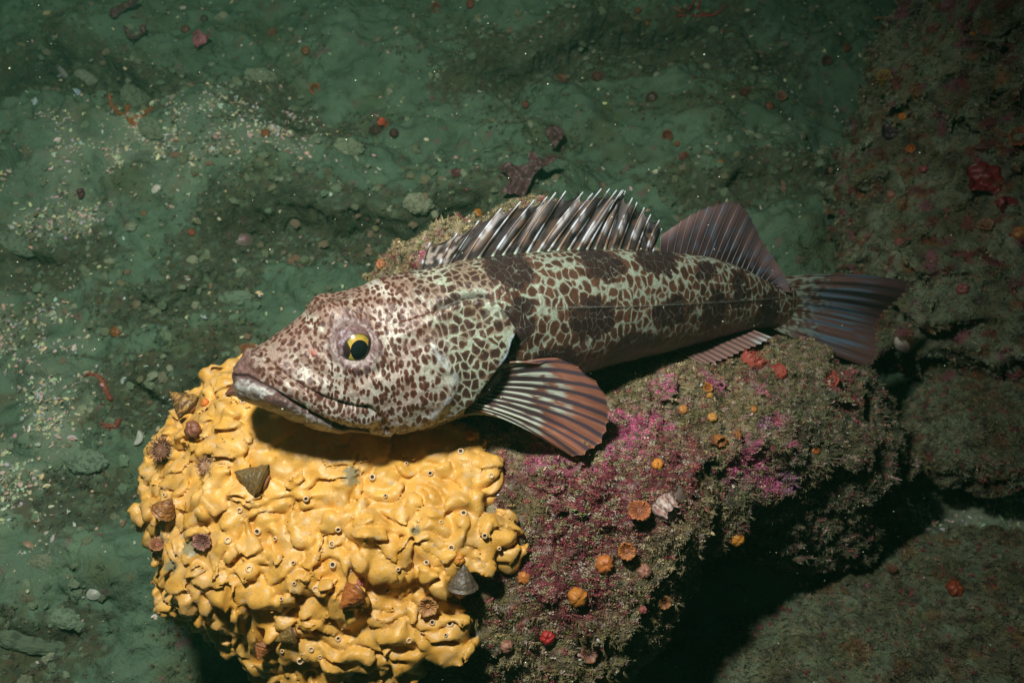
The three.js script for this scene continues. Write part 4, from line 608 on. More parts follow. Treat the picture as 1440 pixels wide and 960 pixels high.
// cup corals and anemones; kind: 'cup' open ring with ribs, 'bud' closed knob, 'tube' tall with an open mouth, 'fringe' short tentacles round a disc
function polyp(x, y, px, kind, colour, dark, name, label, category, group, lean) {
  const q = anywhere(x, y); if (!q) return;
  const R = metres(q.p, px), t = thing(name, label, category, q.p.clone().addScaledVector(q.n, -0.15 * R), group); stand(t, q.n, undefined, lean ?? 0.3);
  const s = rand() * 50, shade = (k, d) => (a, b, c) => { const w = clamp(0.5 + 0.9 * fbm(a / R * 2.5 + s, b / R * 2.5, c / R * 2.5, 3)); return mix3(k, d, w); };
  const c2 = colour.map((v) => v * 0.62);
  const ribbed = (g, n, depth) => { const p = g.attributes.position; for (let i = 0; i < p.count; i++) { const a = Math.atan2(p.getZ(i), p.getX(i)), k = 1 + depth * Math.sin(a * n) + 0.18 * n3(Math.cos(a) * 1.3 + s, p.getY(i) / R, Math.sin(a) * 2); p.setX(i, p.getX(i) * k); p.setZ(i, p.getZ(i) * k); p.setY(i, p.getY(i) * (1 + 0.16 * n3(p.getX(i) / R * 1.4 + s, 5, p.getZ(i) / R * 1.4))); } g.computeVertexNormals(); return g; };
  if (kind === 'bud') {
    part('body', paint(ribbed(lathe([[R * 0.8, -0.2 * R], [R * 0.95, 0.15 * R], [R, 0.5 * R], [R * 0.86, 0.85 * R], [R * 0.5, 1.05 * R], [R * 0.22, 1.02 * R], [R * 0.10, 0.90 * R], [0, 0.86 * R]], 40), 9, 0.018), shade(colour, c2)), M.soft, t);
  } else if (kind === 'fringe') {
    part('body', paint(ribbed(lathe([[R * 0.7, -0.2 * R], [R * 0.75, 0.2 * R], [R * 0.72, 0.42 * R], [R * 0.3, 0.40 * R], [0, 0.30 * R]], 32), 8, 0.03), shade(colour, dark)), M.soft, t);
    const list = []; const n = 26; for (let k = 0; k < n; k++) { const a = k / n * 6.283 + pick(-0.08, 0.08), r0 = R * (k % 2 ? 0.66 : 0.5), r1 = R * pick(0.95, 1.2), y1 = R * pick(0.4, 0.75); list.push(tube([V(Math.cos(a) * r0, 0.36 * R, Math.sin(a) * r0), V(Math.cos(a) * (r0 + r1) / 2, 0.66 * R, Math.sin(a) * (r0 + r1) / 2), V(Math.cos(a) * r1, y1, Math.sin(a) * r1)], [0.085 * R, 0.07 * R, 0.03 * R], 5, [dark, colour, c2])); }
    part('tentacle_ring', mergeGeometries(list), M.soft, t);
  } else {
    const H = kind === 'tube' ? 1.7 : 0.75, w = kind === 'tube' ? 0.7 : 0.8;
    part('cup', paint(ribbed(lathe([[R * w, -0.25 * R], [R * w * 1.02, H * 0.4 * R], [R * 0.93, H * 0.8 * R], [R, H * R], [R * 0.92, H * 1.06 * R], [R * 0.78, H * R], [R * 0.62, (H - 0.22) * R], [R * 0.3, (H - 0.4) * R], [0, (H - 0.42) * R]], 48), 16, 0.03), (a, b, c) => { const r = Math.hypot(a, c) / R; return mix3(shade(colour, c2)(a, b, c), dark, smooth(0.8, 0.55, r) * (b > (H - 0.5) * R ? 1 : 0)); }), M.soft, t);
    const ribs = []; for (let k = 0; k < 16; k++) { const a = k / 16 * 6.283, ca = Math.cos(a), sa = Math.sin(a), g = tube([V(ca * R * 0.9, H * 1.03 * R, sa * R * 0.9), V(ca * R * 0.66, (H - 0.12) * R, sa * R * 0.66), V(ca * R * 0.3, (H - 0.32) * R, sa * R * 0.3)], [0.05 * R, 0.055 * R, 0.03 * R], 5, [colour, colour, c2]); ribs.push(g); }
    part('rib_ring', mergeGeometries(ribs), M.soft, t);
    part('mouth', paint(lathe([[R * 0.26, (H - 0.40) * R], [R * 0.2, (H - 0.26) * R], [R * 0.1, (H - 0.24) * R], [0.03 * R, (H - 0.33) * R]], 20), shade(dark.map((v) => v * 1.5), dark)), M.soft, t);
  }
  return t;
}
// top-shaped snail: a coiled cone with its opening at the base
function snail(x, y, px, tilt, turn, tones, label) {
  const q = anywhere(x, y); if (!q) return;
  const R = metres(q.p, px), t = thing('top_snail', label, 'snail', q.p.clone().addScaledVector(q.n, R * 0.35)), s = rand() * 40;
  const g = sheet(64, 60, (u, v) => { // blunt cone, its whorls marked by a shallow spiral step
    const a = u * 6.28318, w = v * 5 + u, f = w - Math.floor(w), r = R * Math.pow(Math.max(0, 1 - v), 0.93) * (1 + 0.07 * Math.pow(f, 0.6) * (1 - f * f)) + R * (0.09 * fbm(Math.cos(a) * 1.2 + s, v * 2.4, Math.sin(a) * 1.2, 3) + 0.03 * fbm(Math.cos(a) * 5 + s, v * 9, Math.sin(a) * 5, 2)) * (1 - v * v), p = [Math.cos(a) * r, v * 1.62 * R - 0.36 * R, Math.sin(a) * r], n = fbm(p[0] / R * 2 + s, p[1] / R * 5, p[2] / R * 2, 4);
    return { p, c: mix3(mix3(tones[0], tones[1], smooth(-0.3, 0.35, n)), tones[2], Math.max(smooth(0.2, 0.5, fbm(p[0] / R * 4 + s, p[1] / R * 4, p[2] / R * 4, 3)), 0.6 * gauss(f, 0.10))) };
  });
  part('shell', g, M.shell, t);
  const base = lathe([[0.0, -0.50 * R], [0.3 * R, -0.54 * R], [0.62 * R, -0.50 * R], [0.9 * R, -0.36 * R]], 28); part('shell_base', paint(base, (a, b, c) => mix3(tones[0], [0.3, 0.24, 0.16], 0.4 + 0.4 * n3(a / R * 3 + s, b, c / R * 3))), M.shell, t);
  const foot = lathe([[0.0, -0.74 * R], [0.4 * R, -0.72 * R], [0.5 * R, -0.6 * R], [0.42 * R, -0.48 * R]], 20); part('foot', paint(foot, () => [0.30, 0.13, 0.05]), M.soft, t);
  // the tip points the given way in the picture plane, leaning a little to the viewer
  const dir = V(0, 0, 0).addScaledVector(V(1, 0, 0), Math.cos(tilt)).addScaledVector(upv, Math.sin(tilt)).addScaledVector(fwd, -turn).normalize();
  t.quaternion.setFromUnitVectors(V(0, 1, 0), dir).multiply(new THREE.Quaternion().setFromAxisAngle(V(0, 1, 0), s));
  return t;
}
const BROWN = [0.13, 0.07, 0.03], GOLD = [0.36, 0.19, 0.05], OL = [0.17, 0.15, 0.07];
snail(266, 570, 21, 2.4, 0.2, [[0.12, 0.065, 0.03], [0.45, 0.25, 0.07], [0.06, 0.04, 0.025]], 'golden brown snail on the left shoulder of the sponge against the green seabed');
snail(330, 552, 13, 3.5, 0.35, [[0.14, 0.06, 0.04], [0.24, 0.10, 0.06], [0.07, 0.05, 0.04]], 'small dark red brown snail in front of the fish lips');
snail(362, 676, 25, 2.75, 0.15, [[0.10, 0.075, 0.035], [0.15, 0.11, 0.045], [0.30, 0.14, 0.03]], 'big olive brown snail at the edge of the head shadow on the sponge');
snail(236, 716, 17, 0.9, 0.3, [[0.20, 0.08, 0.03], [0.40, 0.18, 0.04], [0.09, 0.05, 0.03]], 'orange brown snail low on the left flank of the sponge');
snail(496, 839, 20, 3.9, 0.5, [[0.40, 0.12, 0.03], [0.52, 0.18, 0.04], [0.16, 0.06, 0.03]], 'red orange snail in the ruffles low in the middle of the sponge');
snail(405, 888, 16, 3.5, 0.3, [[0.18, 0.11, 0.03], [0.30, 0.19, 0.05], [0.08, 0.06, 0.03]], 'dark gold snail near the bottom of the sponge');
snail(371, 908, 13, 4.4, 0.3, [[0.46, 0.15, 0.05], [0.55, 0.24, 0.08], [0.2, 0.08, 0.04]], 'small orange snail at the very bottom of the sponge');
snail(646, 812, 22, 1.5, 0.2, [[0.075, 0.06, 0.05], [0.11, 0.085, 0.055], [0.17, 0.15, 0.10]], 'grey brown snail under the right edge of the sponge, capped with orange');
{ // orange crumbs of growth on the grey snail's tip
  const q = anywhere(645, 790); polyp(645, 787, 8, 'bud', [0.72, 0.30, 0.04], [0.4, 0.15, 0.02], 'orange_polyp', 'orange knobbly growth on top of the grey snail', 'polyp');
}
const ORANGE = [0.80, 0.27, 0.03], DORANGE = [0.42, 0.11, 0.015], RUST = [0.42, 0.15, 0.06], DRUST = [0.13, 0.045, 0.025], HAIR = [0.30, 0.13, 0.06];
// on the sponge
polyp(228, 632, 17, 'fringe', [0.24, 0.115, 0.06], [0.10, 0.05, 0.03], 'brown_anemone', 'hairy brown anemone on the upper left of the sponge', 'anemone');
polyp(349, 492, 11, 'fringe', [0.38, 0.15, 0.06], [0.18, 0.07, 0.03], 'brown_anemone', 'small rusty anemone behind the fish snout', 'anemone');
polyp(289, 655, 13, 'fringe', [0.36, 0.19, 0.08], [0.2, 0.1, 0.05], 'brown_anemone', 'tan anemone sunk in a grey hollow of the sponge', 'anemone');
polyp(272, 604, 12, 'bud', [0.26, 0.10, 0.055], [0.1, 0.05, 0.03], 'brown_anemone', 'closed dark brown anemone wedged between folds below the golden snail', 'anemone');
polyp(221, 767, 12, 'cup', [0.42, 0.20, 0.09], [0.26, 0.09, 0.05], 'cup_coral', 'tan cup coral in a silty grey hole on the left of the sponge', 'cup coral');
polyp(285, 761, 13, 'cup', [0.34, 0.16, 0.11], [0.10, 0.035, 0.03], 'cup_coral', 'purple brown striped cup coral on the sponge face', 'cup coral');
polyp(602, 851, 14, 'cup', [0.58, 0.30, 0.10], [0.34, 0.14, 0.04], 'cup_coral', 'orange striped cup coral at the lower right edge of the sponge', 'cup coral');
polyp(505, 820, 6, 'bud', [0.45, 0.14, 0.10], [0.2, 0.06, 0.04], 'red_polyp', 'small red polyp just above the red orange snail', 'polyp');
polyp(288, 566, 6, 'bud', [0.78, 0.22, 0.03], [0.4, 0.1, 0.02], 'orange_polyp', 'tiny orange polyp beside the golden brown snail', 'polyp');
// on the boulder
for (const [x, y, px, kind, c, d, label] of [
  [660, 613, 9, 'bud', [0.86, 0.33, 0.03], DORANGE, 'bright orange round polyp between the sponge and the breast fin'],
  [811, 643, 4, 'bud', ORANGE, DORANGE, 'tiny orange polyp under the tip of the breast fin'],
  [925, 653, 8, 'bud', [0.86, 0.34, 0.04], DORANGE, 'bright orange polyp on the maroon crust right of the breast fin'],
  [995, 545, 7, 'cup', [0.62, 0.26, 0.04], [0.3, 0.09, 0.02], 'small ochre cup coral at the end of the pink streak'],
  [998, 555, 5, 'bud', [0.75, 0.4, 0.08], DORANGE, 'yellow polyp touching the small ochre cup coral'],
  [961, 576, 7, 'bud', [0.60, 0.26, 0.06], DORANGE, 'dull orange polyp on bare tan rock below the belly'],
  [1002, 587, 7, 'bud', [0.72, 0.36, 0.09], DORANGE, 'pale orange polyp on the brow of the boulder'],
  [1008, 615, 9, 'tube', [0.50, 0.20, 0.06], [0.3, 0.1, 0.03], 'brown orange tube coral standing over the dark notch'],
  [1036, 612, 7, 'bud', [0.42, 0.17, 0.04], DORANGE, 'dark orange polyp right of the notch'],
  [899, 722, 15, 'tube', [0.56, 0.20, 0.08], [0.24, 0.09, 0.05], 'large brown orange tube coral with a ringed mouth beside the barnacle'],
  [880, 771, 12, 'tube', [0.60, 0.23, 0.06], [0.32, 0.13, 0.07], 'orange tube coral below the large ringed one'],
  [850, 793, 13, 'bud', [0.66, 0.22, 0.05], DORANGE, 'plump orange polyp low on the maroon face'],
  [812, 838, 14, 'bud', [0.66, 0.25, 0.04], DORANGE, 'wide orange growth at the lower edge of the maroon face'],
  [737, 812, 9, 'bud', [0.62, 0.22, 0.05], DORANGE, 'orange polyp on the maroon face right of the grey snail'],
  [1037, 757, 10, 'bud', [0.74, 0.31, 0.04], DORANGE, 'orange polyp alone in the dark hollow under the boulder'],
  [826, 917, 14, 'cup', [0.42, 0.20, 0.12], [0.14, 0.06, 0.05], 'brown cup coral at the bottom edge of the boulder'],
  [906, 803, 10, 'bud', [0.46, 0.22, 0.15], DRUST, 'dull pink polyp at the rim of the dark hollow'],
  [933, 846, 10, 'cup', [0.50, 0.21, 0.06], DRUST, 'orange cup coral deep in the dark hollow'],
  [904, 857, 6, 'bud', [0.44, 0.13, 0.12], DRUST, 'small pink red polyp deep in the dark hollow'],
  [1060, 576, 5, 'bud', [0.62, 0.24, 0.05], DORANGE, 'tiny orange polyp between the two pink patches'],
  [1147, 632, 7, 'bud', [0.52, 0.17, 0.04], DORANGE, 'orange polyp on the shaded right side of the boulder'],
  [674, 302, 8, 'cup', [0.85, 0.36, 0.03], [0.6, 0.2, 0.02], 'bright orange cup coral on the ridge behind the spiny fin'],
  [536, 372, 8, 'bud', [0.42, 0.16, 0.07], DRUST, 'rust polyp on the ridge just above the fish nape'],
  [770, 895, 11, 'bud', [0.50, 0.03, 0.03], [0.25, 0.02, 0.02], 'red polyp low on the front of the boulder'],
  [712, 908, 9, 'bud', [0.44, 0.22, 0.15], DRUST, 'flesh coloured polyp at the bottom right of the sponge'],
]) polyp(x, y, px, kind, c, d, kind === 'bud' ? 'polyp' : 'cup_coral', label, kind === 'bud' ? 'polyp' : 'cup coral');
// on the seabed and the dark boulders
for (const [x, y, px, kind, c, d, label] of [
  [384, 48, 8, 'cup', RUST, DRUST, 'rust ringed anemone near the top edge, left of centre'],
  [430, 71, 7, 'bud', [0.44, 0.17, 0.06], DRUST, 'closed rust anemone below the top left ringed one'],
  [442, 124, 9, 'cup', [0.52, 0.22, 0.07], DRUST, 'orange brown ringed anemone above the shell patch'],
  [373, 188, 7, 'bud', [0.48, 0.16, 0.05], DRUST, 'orange bud on the shell patch'],
  [613, 10, 8, 'cup', [0.34, 0.14, 0.06], DRUST, 'brown ringed anemone at the top edge of the picture'],
  [662, 6, 7, 'bud', [0.40, 0.09, 0.05], DRUST, 'red bud at the top edge right of the brown anemone'],
  [528, 184, 11, 'fringe', [0.14, 0.075, 0.05], [0.06, 0.03, 0.025], 'dark feathery anemone beside the red stub'],
  [554, 187, 7, 'bud', [0.13, 0.035, 0.035], DRUST, 'dark red bud right of the red stub'],
  [789, 113, 9, 'cup', [0.36, 0.14, 0.07], DRUST, 'brown ringed anemone under the ledge, left of a pair'],
  [840, 108, 10, 'fringe', [0.24, 0.09, 0.05], [0.09, 0.035, 0.025], 'dark brown anemone under the ledge, right of a pair'],
  [917, 137, 9, 'fringe', [0.16, 0.08, 0.045], [0.06, 0.03, 0.02], 'olive brown anemone on bare silt above the spiny fin'],
  [938, 190, 9, 'cup', [0.36, 0.14, 0.05], DRUST, 'brown ringed anemone on bare silt above the second fin'],
  [963, 221, 8, 'cup', [0.30, 0.11, 0.06], DRUST, 'dark ringed anemone just above the second fin'],
  [952, 202, 4, 'bud', [0.52, 0.17, 0.05], DRUST, 'tiny orange bud between two ringed anemones above the second fin'],
  [1013, 229, 5, 'bud', [0.78, 0.28, 0.04], DORANGE, 'bright orange dot above the peak of the second fin'],
  [1048, 130, 9, 'fringe', [0.22, 0.05, 0.04], [0.1, 0.03, 0.03], 'dark red anemone on the open silt, upper right'],
  [1098, 136, 9, 'cup', [0.44, 0.27, 0.15], [0.14, 0.04, 0.03], 'pale rimmed dark anemone on the open silt, upper right'],
  [1082, 150, 7, 'bud', [0.34, 0.12, 0.05], DRUST, 'rust bud next to the pale rimmed anemone'],
  [1162, 85, 8, 'cup', [0.22, 0.09, 0.06], [0.05, 0.02, 0.02], 'very dark ringed anemone below the top right corner'],
  [1190, 68, 7, 'bud', [0.36, 0.12, 0.05], DRUST, 'rust bud right of the very dark anemone'],
  [739, 147, 6, 'bud', [0.32, 0.12, 0.07], DRUST, 'brown bud above the dark seaweed leaf'],
  [897, 15, 5, 'bud', [0.44, 0.15, 0.05], DRUST, 'rust bud left of the red crab legs'],
  [910, 33, 4, 'bud', [0.52, 0.18, 0.05], DRUST, 'tiny orange bud below the red crab legs'],
  [1244, 109, 12, 'cup', [0.42, 0.29, 0.06], [0.12, 0.05, 0.02], 'yellow ringed anemone at the left edge of the dark reef'],
  [1270, 163, 7, 'bud', [0.85, 0.30, 0.03], DORANGE, 'bright orange dot on the upper dark reef'],
  [1367, 49, 6, 'bud', [0.62, 0.22, 0.04], DORANGE, 'orange dot near the top right corner'],
  [1282, 208, 7, 'cup', [0.66, 0.22, 0.05], DORANGE, 'small orange ring on the dark reef'],
  [1430, 194, 15, 'cup', [0.48, 0.17, 0.06], DRUST, 'wide rust cup at the right edge of the picture'],
  [1300, 238, 7, 'bud', [0.42, 0.10, 0.12], DRUST, 'pink bud left of the red seaweed'],
  [1254, 274, 7, 'bud', [0.55, 0.22, 0.16], DRUST, 'salmon bud on the dark reef'],
  [1265, 341, 8, 'bud', [0.46, 0.14, 0.13], DRUST, 'pink bud low on the dark reef above the tail'],
  [1328, 300, 7, 'bud', [0.40, 0.14, 0.10], DRUST, 'dull pink bud below the red seaweed'],
  [1386, 318, 11, 'cup', [0.42, 0.22, 0.11], DRUST, 'tan cup low on the dark reef'],
  [1434, 328, 11, 'bud', [0.56, 0.24, 0.06], DORANGE, 'orange bud cut by the right edge of the picture'],
  [1354, 406, 9, 'bud', [0.42, 0.12, 0.12], DRUST, 'pink bud right of the tail fin'],
  [1255, 801, 8, 'cup', [0.28, 0.14, 0.09], DRUST, 'dark ringed anemone on the corner slab'],
  [1342, 828, 13, 'bud', [0.48, 0.10, 0.04], DRUST, 'red orange growth on the corner slab'],
  [1220, 825, 5, 'bud', [0.46, 0.13, 0.24], DRUST, 'pink dot on the corner slab'],
  [164, 467, 9, 'bud', [0.46, 0.18, 0.05], DRUST, 'orange brown bud on the silt left of the sponge'],
  [269, 327, 6, 'bud', [0.50, 0.13, 0.06], DRUST, 'red round bud on the silt, left'],
  [202, 300, 4, 'bud', [0.55, 0.26, 0.08], DRUST, 'tiny orange bud on the silt, left'],
  [261, 42, 7, 'bud', [0.28, 0.10, 0.05], DRUST, 'rust bud left of the pink forked seaweed'],
  [287, 27, 6, 'bud', [0.12, 0.05, 0.04], DRUST, 'dark bud above the pink forked seaweed'],
]) polyp(x, y, px * 0.9, kind, c.map((v) => v * 0.62), d, kind === 'bud' ? 'anemone_bud' : 'ring_anemone', label, 'anemone');
polyp(541, 175, 6, 'tube', [0.72, 0.13, 0.05], [0.4, 0.06, 0.03], 'red_tube', 'bright red stub standing on the silt behind the head', 'tube sponge');

// ruffled red crusts on the boulder behind the breast fin
for (const [x, y, px, label] of [[1060, 501, 23, 'large red ruffled crust in front of the tail'], [1095, 522, 12, 'small red ruffled crust right of the large one'], [1168, 532, 13, 'dark red crust below the tail fin']]) {
  const q = onRock(x, y); if (!q) continue; const R = metres(q.p, px), s = rand() * 60;
  const g = sheet(120, 30, (u, v) => { const a = u * 6.28318, r = v * R * (1 + 0.14 * n3(Math.cos(a) * 1.6 + s, Math.sin(a) * 1.6, 1)), ruffle = 0.16 * R * Math.sin(v * 17 + 2 * n3(Math.cos(a) * 2, Math.sin(a) * 2, s)) * v + 0.12 * R * n3(Math.cos(a) * r / R * 6 + s, Math.sin(a) * r / R * 6, 2) * v; const n = fbm(Math.cos(a) * r / R * 5 + s, Math.sin(a) * r / R * 5, 0, 3); return { p: [Math.cos(a) * r, 0.16 * R + ruffle - (v > 0.97 ? 0.3 * R : 0), Math.sin(a) * r], c: mix3([0.46, 0.10, 0.07], [0.24, 0.05, 0.035], smooth(-0.3, 0.4, n)) }; });
  const m = solo('red_crust', g, M.soft, label, 'crust'); m.position.copy(q.p).addScaledVector(q.n, 0.001); stand(m, q.n, s, 0.05);
}
{ // barnacle and the ribbed shell beside it
  const q = anywhere(935, 713), R = metres(q.p, 22), t = thing('barnacle', 'pinkish white barnacle hanging on the edge above the dark hollow', 'barnacle', q.p); t.quaternion.setFromUnitVectors(V(0, 1, 0), V(0.55, -0.10, 0.85).normalize());
  for (let k = 0; k < 6; k++) { const a0 = k / 6 * 6.283, a1 = a0 + 1.0; part('plate', sheet(10, 8, (u, v) => { const a = lerp(a0, a1, u), r = R * lerp(0.92, 0.55, v) * (1 + 0.06 * Math.sin(u * 3.1416) + 0.10 * n3(u * 3 + k * 7, v * 3, 4)), n = n3(u * 8, v * 3, k); return { p: [Math.cos(a) * r, v * R * (0.85 + 0.22 * Math.sin(u * 3.14) + 0.15 * n3(u * 4, k * 5, 1)) - 0.2 * R, Math.sin(a) * r], c: mix3(mix3([0.62, 0.52, 0.47], [0.40, 0.15, 0.14], smooth(0.0, 0.5, n)), [0.2, 0.13, 0.09], smooth(0.1, 0.5, n3(u * 5 + k, v * 6, 9))) }; }), M.shell, t); }
  part('inside', paint(lathe([[0.62 * R, 0.62 * R], [0.3 * R, 0.7 * R], [0, 0.66 * R]], 20), () => [0.10, 0.05, 0.04]), M.shell, t);
  const w = anywhere(950, 692), S = metres(w.p, 17), g = sheet(48, 16, (u, v) => { const a = (u - 0.5) * 3.3, r = v * S; return { p: [Math.sin(a) * r, 0.5 * S * Math.cos(v * 1.5) + 0.02 * S * Math.sin(v * 40), Math.cos(a) * r], c: mix3([0.16, 0.12, 0.10], [0.30, 0.23, 0.19], 0.5 + 0.5 * Math.sin(v * 40)) }; });
  const m = solo('ribbed_shell', g, M.shell, 'grey brown ringed shell above the barnacle', 'shell'); m.position.copy(w.p).addScaledVector(w.n, -0.002); stand(m, w.n, 1, 0.3);
}
// stones, each with its own lumpy shape
function stone(x, y, w, h, tone, label, opt = {}) {
  const q = slopeHit(x, y); if (!q) return; const a = metres(q.p, w), b = metres(q.p, h), s = rand() * 90, g = new THREE.IcosahedronGeometry(1, 24), p = g.attributes.position;
  for (let i = 0; i < p.count; i++) { const X = p.getX(i), Y = p.getY(i), Z = p.getZ(i), k = 1 + 0.22 * fbm(X * 1.2 + s, Y * 1.2, Z * 1.2, 3) + 0.05 * fbm(X * 5 + s, Y * 5, Z * 5, 3); p.setXYZ(i, X * k * a, Y * k * b * 0.7, Z * k * b * 1.1); }
  g.computeVertexNormals(); tone = tone.map((v) => v * 0.72); paint(g, (X, Y, Z) => mix3(tone, tone.map((v) => v * 0.5), smooth(-0.1, 0.5, fbm(X / a * 3 + s, Y / a * 3, Z / a * 3, 4))));
  const m = solo('stone', g, M.stone, label, 'stone'); m.position.copy(q.p).addScaledVector(q.n, b * (opt.lift ?? 0.25)); m.quaternion.setFromUnitVectors(V(0, 1, 0), q.n.clone().lerp(EYE.clone().sub(q.p).normalize(), 0.3).normalize());
}
const SILT = [0.235, 0.36, 0.235];
stone(704, 60, 19, 9, [0.34, 0.42, 0.26], 'pale flat stone on the lip of the upper ledge');
stone(490, 208, 20, 11, [0.27, 0.36, 0.22], 'flat stone resting on silt above the wide ledge');
stone(366, 108, 22, 10, [0.28, 0.37, 0.23], 'flat stone above the upper shell patch');
stone(212, 182, 18, 13, [0.24, 0.33, 0.2], 'rounded stone under the orange brittle star');
stone(190, 145, 26, 17, [0.2, 0.28, 0.17], 'larger rounded stone above the orange brittle star');
stone(588, 286, 20, 13, [0.36, 0.42, 0.27], 'pale rounded stone at the end of the wide ledge');
stone(125, 650, 26, 15, SILT, 'round silty stone on the seabed left of the sponge');
stone(45, 905, 50, 12, [0.16, 0.24, 0.15], 'long low stone in the bottom left corner');
stone(92, 870, 20, 12, SILT, 'small stone right of the long low stone in the corner');
stone(22, 345, 26, 12, [0.2, 0.3, 0.19], 'stone at the left edge under a ledge');
stone(300, 620, 20, 10, SILT, 'stone half hidden behind the sponge');
stone(120, 110, 14, 8, [0.32, 0.4, 0.28], 'small pale stone in the mouth of the upper left hollow');
stone(330, 420, 30, 10, SILT, 'flat silty stone behind the snout');
stone(60, 790, 16, 10, [0.28, 0.34, 0.22], 'small stone in the left shell patch');

// seaweed leaves: outline in the picture, standing a little off the bottom and curling
function leaf(outline, root, lift, tone, label, name = 'seaweed_leaf') {
  const cx = outline.reduce((s, p) => s + p[0], 0) / outline.length, cy = outline.reduce((s, p) => s + p[1], 0) / outline.length, q = anywhere(root[0], root[1]); if (!q) return;
  const d = q.p.clone().sub(EYE).dot(fwd) - lift, k = d / FOCAL, sh = new THREE.Shape(); const pts = outline.map(([x, y]) => new THREE.Vector2((x - cx) * k, -(y - cy) * k)); sh.moveTo(pts[0].x, pts[0].y); sh.splineThru([...pts.slice(1), pts[0]]);
  let g = new THREE.ExtrudeGeometry(sh, { depth: 0.0016, bevelEnabled: false, steps: 1, curveSegments: 6 }); g = new TessellateModifier(0.006, 7).modify(g); g.deleteAttribute('normal'); g.deleteAttribute('uv'); g = mergeVertices(g, 1e-5); const p = g.attributes.position, s = rand() * 50;
  for (let i = 0; i < p.count; i++) { const x = p.getX(i), y = p.getY(i); p.setZ(i, p.getZ(i) + 0.010 * n3(x * 30 + s, y * 30, 2) + 0.004 * n3(x * 90, y * 90, s)); }
  g.computeVertexNormals(); paint(g, (x, y) => mix3(tone, tone.map((v) => v * 0.5), smooth(-0.2, 0.5, fbm(x * 60 + s, y * 60, 1, 3))));
  const t = thing(name, label, 'seaweed', at(cx, cy, d)); t.rotation.set(rad(-PITCH - 8), 0, 0); part('blade', g, M.soft, t);
  const foot = t.worldToLocal ? (t.updateMatrixWorld(true), t.worldToLocal(q.p.clone().addScaledVector(q.n, -0.004))) : V(0, 0, 0), near = V((root[0] - cx) * k, -(root[1] - cy) * k, 0); near.multiplyScalar(0.8); part('stem', tube([foot, foot.clone().lerp(near, 0.6).add(V(0, 0, 0.004)), near], [0.003, 0.0024, 0.0018], 6, [tone, tone, tone]), M.soft, t);
}
const WEED = [0.115, 0.062, 0.062], RED = [0.17, 0.012, 0.018];
leaf([[700, 236], [716, 250], [712, 262], [704, 270], [722, 274], [736, 278], [744, 262], [752, 246], [764, 236], [778, 226], [786, 216], [772, 218], [760, 222], [748, 212], [742, 218], [744, 228], [726, 232], [712, 228]], [735, 276], 0.03, WEED, 'big dark branched seaweed leaf above the spiny fin');
leaf([[770, 178], [784, 176], [792, 184], [792, 192], [786, 200], [781, 210], [777, 207], [772, 196], [767, 186]], [779, 212], 0.02, WEED, 'small dark fan shaped seaweed leaf right of the big one');
leaf([[634, 238], [642, 236], [652, 240], [660, 250], [662, 262], [656, 270], [648, 262], [644, 252], [636, 248]], [652, 272], 0.02, [0.13, 0.035, 0.04], 'dark red rounded seaweed leaf left of the big one');
leaf([[174, 38], [180, 40], [184, 48], [190, 50], [194, 42], [198, 34], [206, 36], [204, 44], [196, 52], [188, 58], [178, 50]], [188, 62], 0.02, [0.12, 0.05, 0.05], 'dark forked seaweed at the upper left');
leaf([[272, 44], [280, 42], [286, 48], [294, 50], [296, 54], [286, 60], [280, 68], [272, 62]], [278, 70], 0.015, [0.34, 0.10, 0.13], 'pink forked seaweed near the top left');
leaf([[1366, 232], [1384, 226], [1404, 232], [1416, 246], [1410, 262], [1396, 274], [1378, 270], [1362, 262], [1358, 246]], [1390, 262], 0.015, RED, 'bright red round seaweed on the dark reef');
leaf([[1400, 282], [1414, 276], [1428, 284], [1424, 298], [1408, 300]], [1412, 292], 0.012, [0.16, 0.015, 0.025], 'dull red seaweed below the bright red one');
leaf([[1238, 180], [1252, 170], [1266, 176], [1268, 190], [1252, 194], [1240, 190]], [1252, 188], 0.01, [0.05, 0.03, 0.04], 'blackish seaweed on the left of the dark reef');
leaf([[1222, 722], [1236, 708], [1250, 688], [1256, 672], [1262, 684], [1258, 704], [1246, 720], [1232, 732]], [1240, 730], 0.015, [0.15, 0.045, 0.035], 'dark red seaweed strip in the gully right of the boulder');
leaf([[1170, 784], [1178, 786], [1184, 794], [1182, 806], [1176, 800]], [1178, 806], 0.01, [0.17, 0.07, 0.045], 'small brown seaweed at the top of the corner slab');
leaf([[152, 20], [160, 10], [174, 2], [190, -2], [198, 2], [186, 8], [170, 16], [160, 26]], [160, 22], 0.012, [0.12, 0.045, 0.05], 'dark red seaweed strip at the top left edge');
leaf([[112, 264], [118, 266], [119, 274], [114, 280], [109, 276], [109, 268]], [114, 276], 0.006, [0.12, 0.03, 0.035], 'dark red oval leaf on the silt, left');

// many-armed stars and crab: arms as bristly tubes
function arms(name, label, category, tone, list, r, bristle) {
  const q0 = anywhere(...list[0][0]); const t = thing(name, label, category, q0.p.clone());
  for (const px of list) { const pts = px.map(([x, y], i) => { const q = anywhere(x, y); return q.p.clone().addScaledVector(q.n, r * 0.8).sub(q0.p); }), c = new THREE.CatmullRomCurve3(pts), K = 26, P = c.getPoints(K), g = [tube(P, P.map((_, i) => r * lerp(1, 0.35, i / K) * (1 + 0.12 * (i % 2))), 8, P.map((_, i) => i % 3 ? tone : tone.map((v) => v * 0.6)))]; if (bristle) for (let i = 1; i < K; i++) for (let k = 0; k < 4; k++) { const a = V(pick(-1, 1), pick(-1, 1), pick(-1, 1)).normalize(); g.push(tube([P[i], P[i].clone().addScaledVector(a, r * 2.0)], [r * 0.22, r * 0.08], 4, [tone, tone])); } part('arm', mergeGeometries(g), M.soft, t); }
  return t;
}
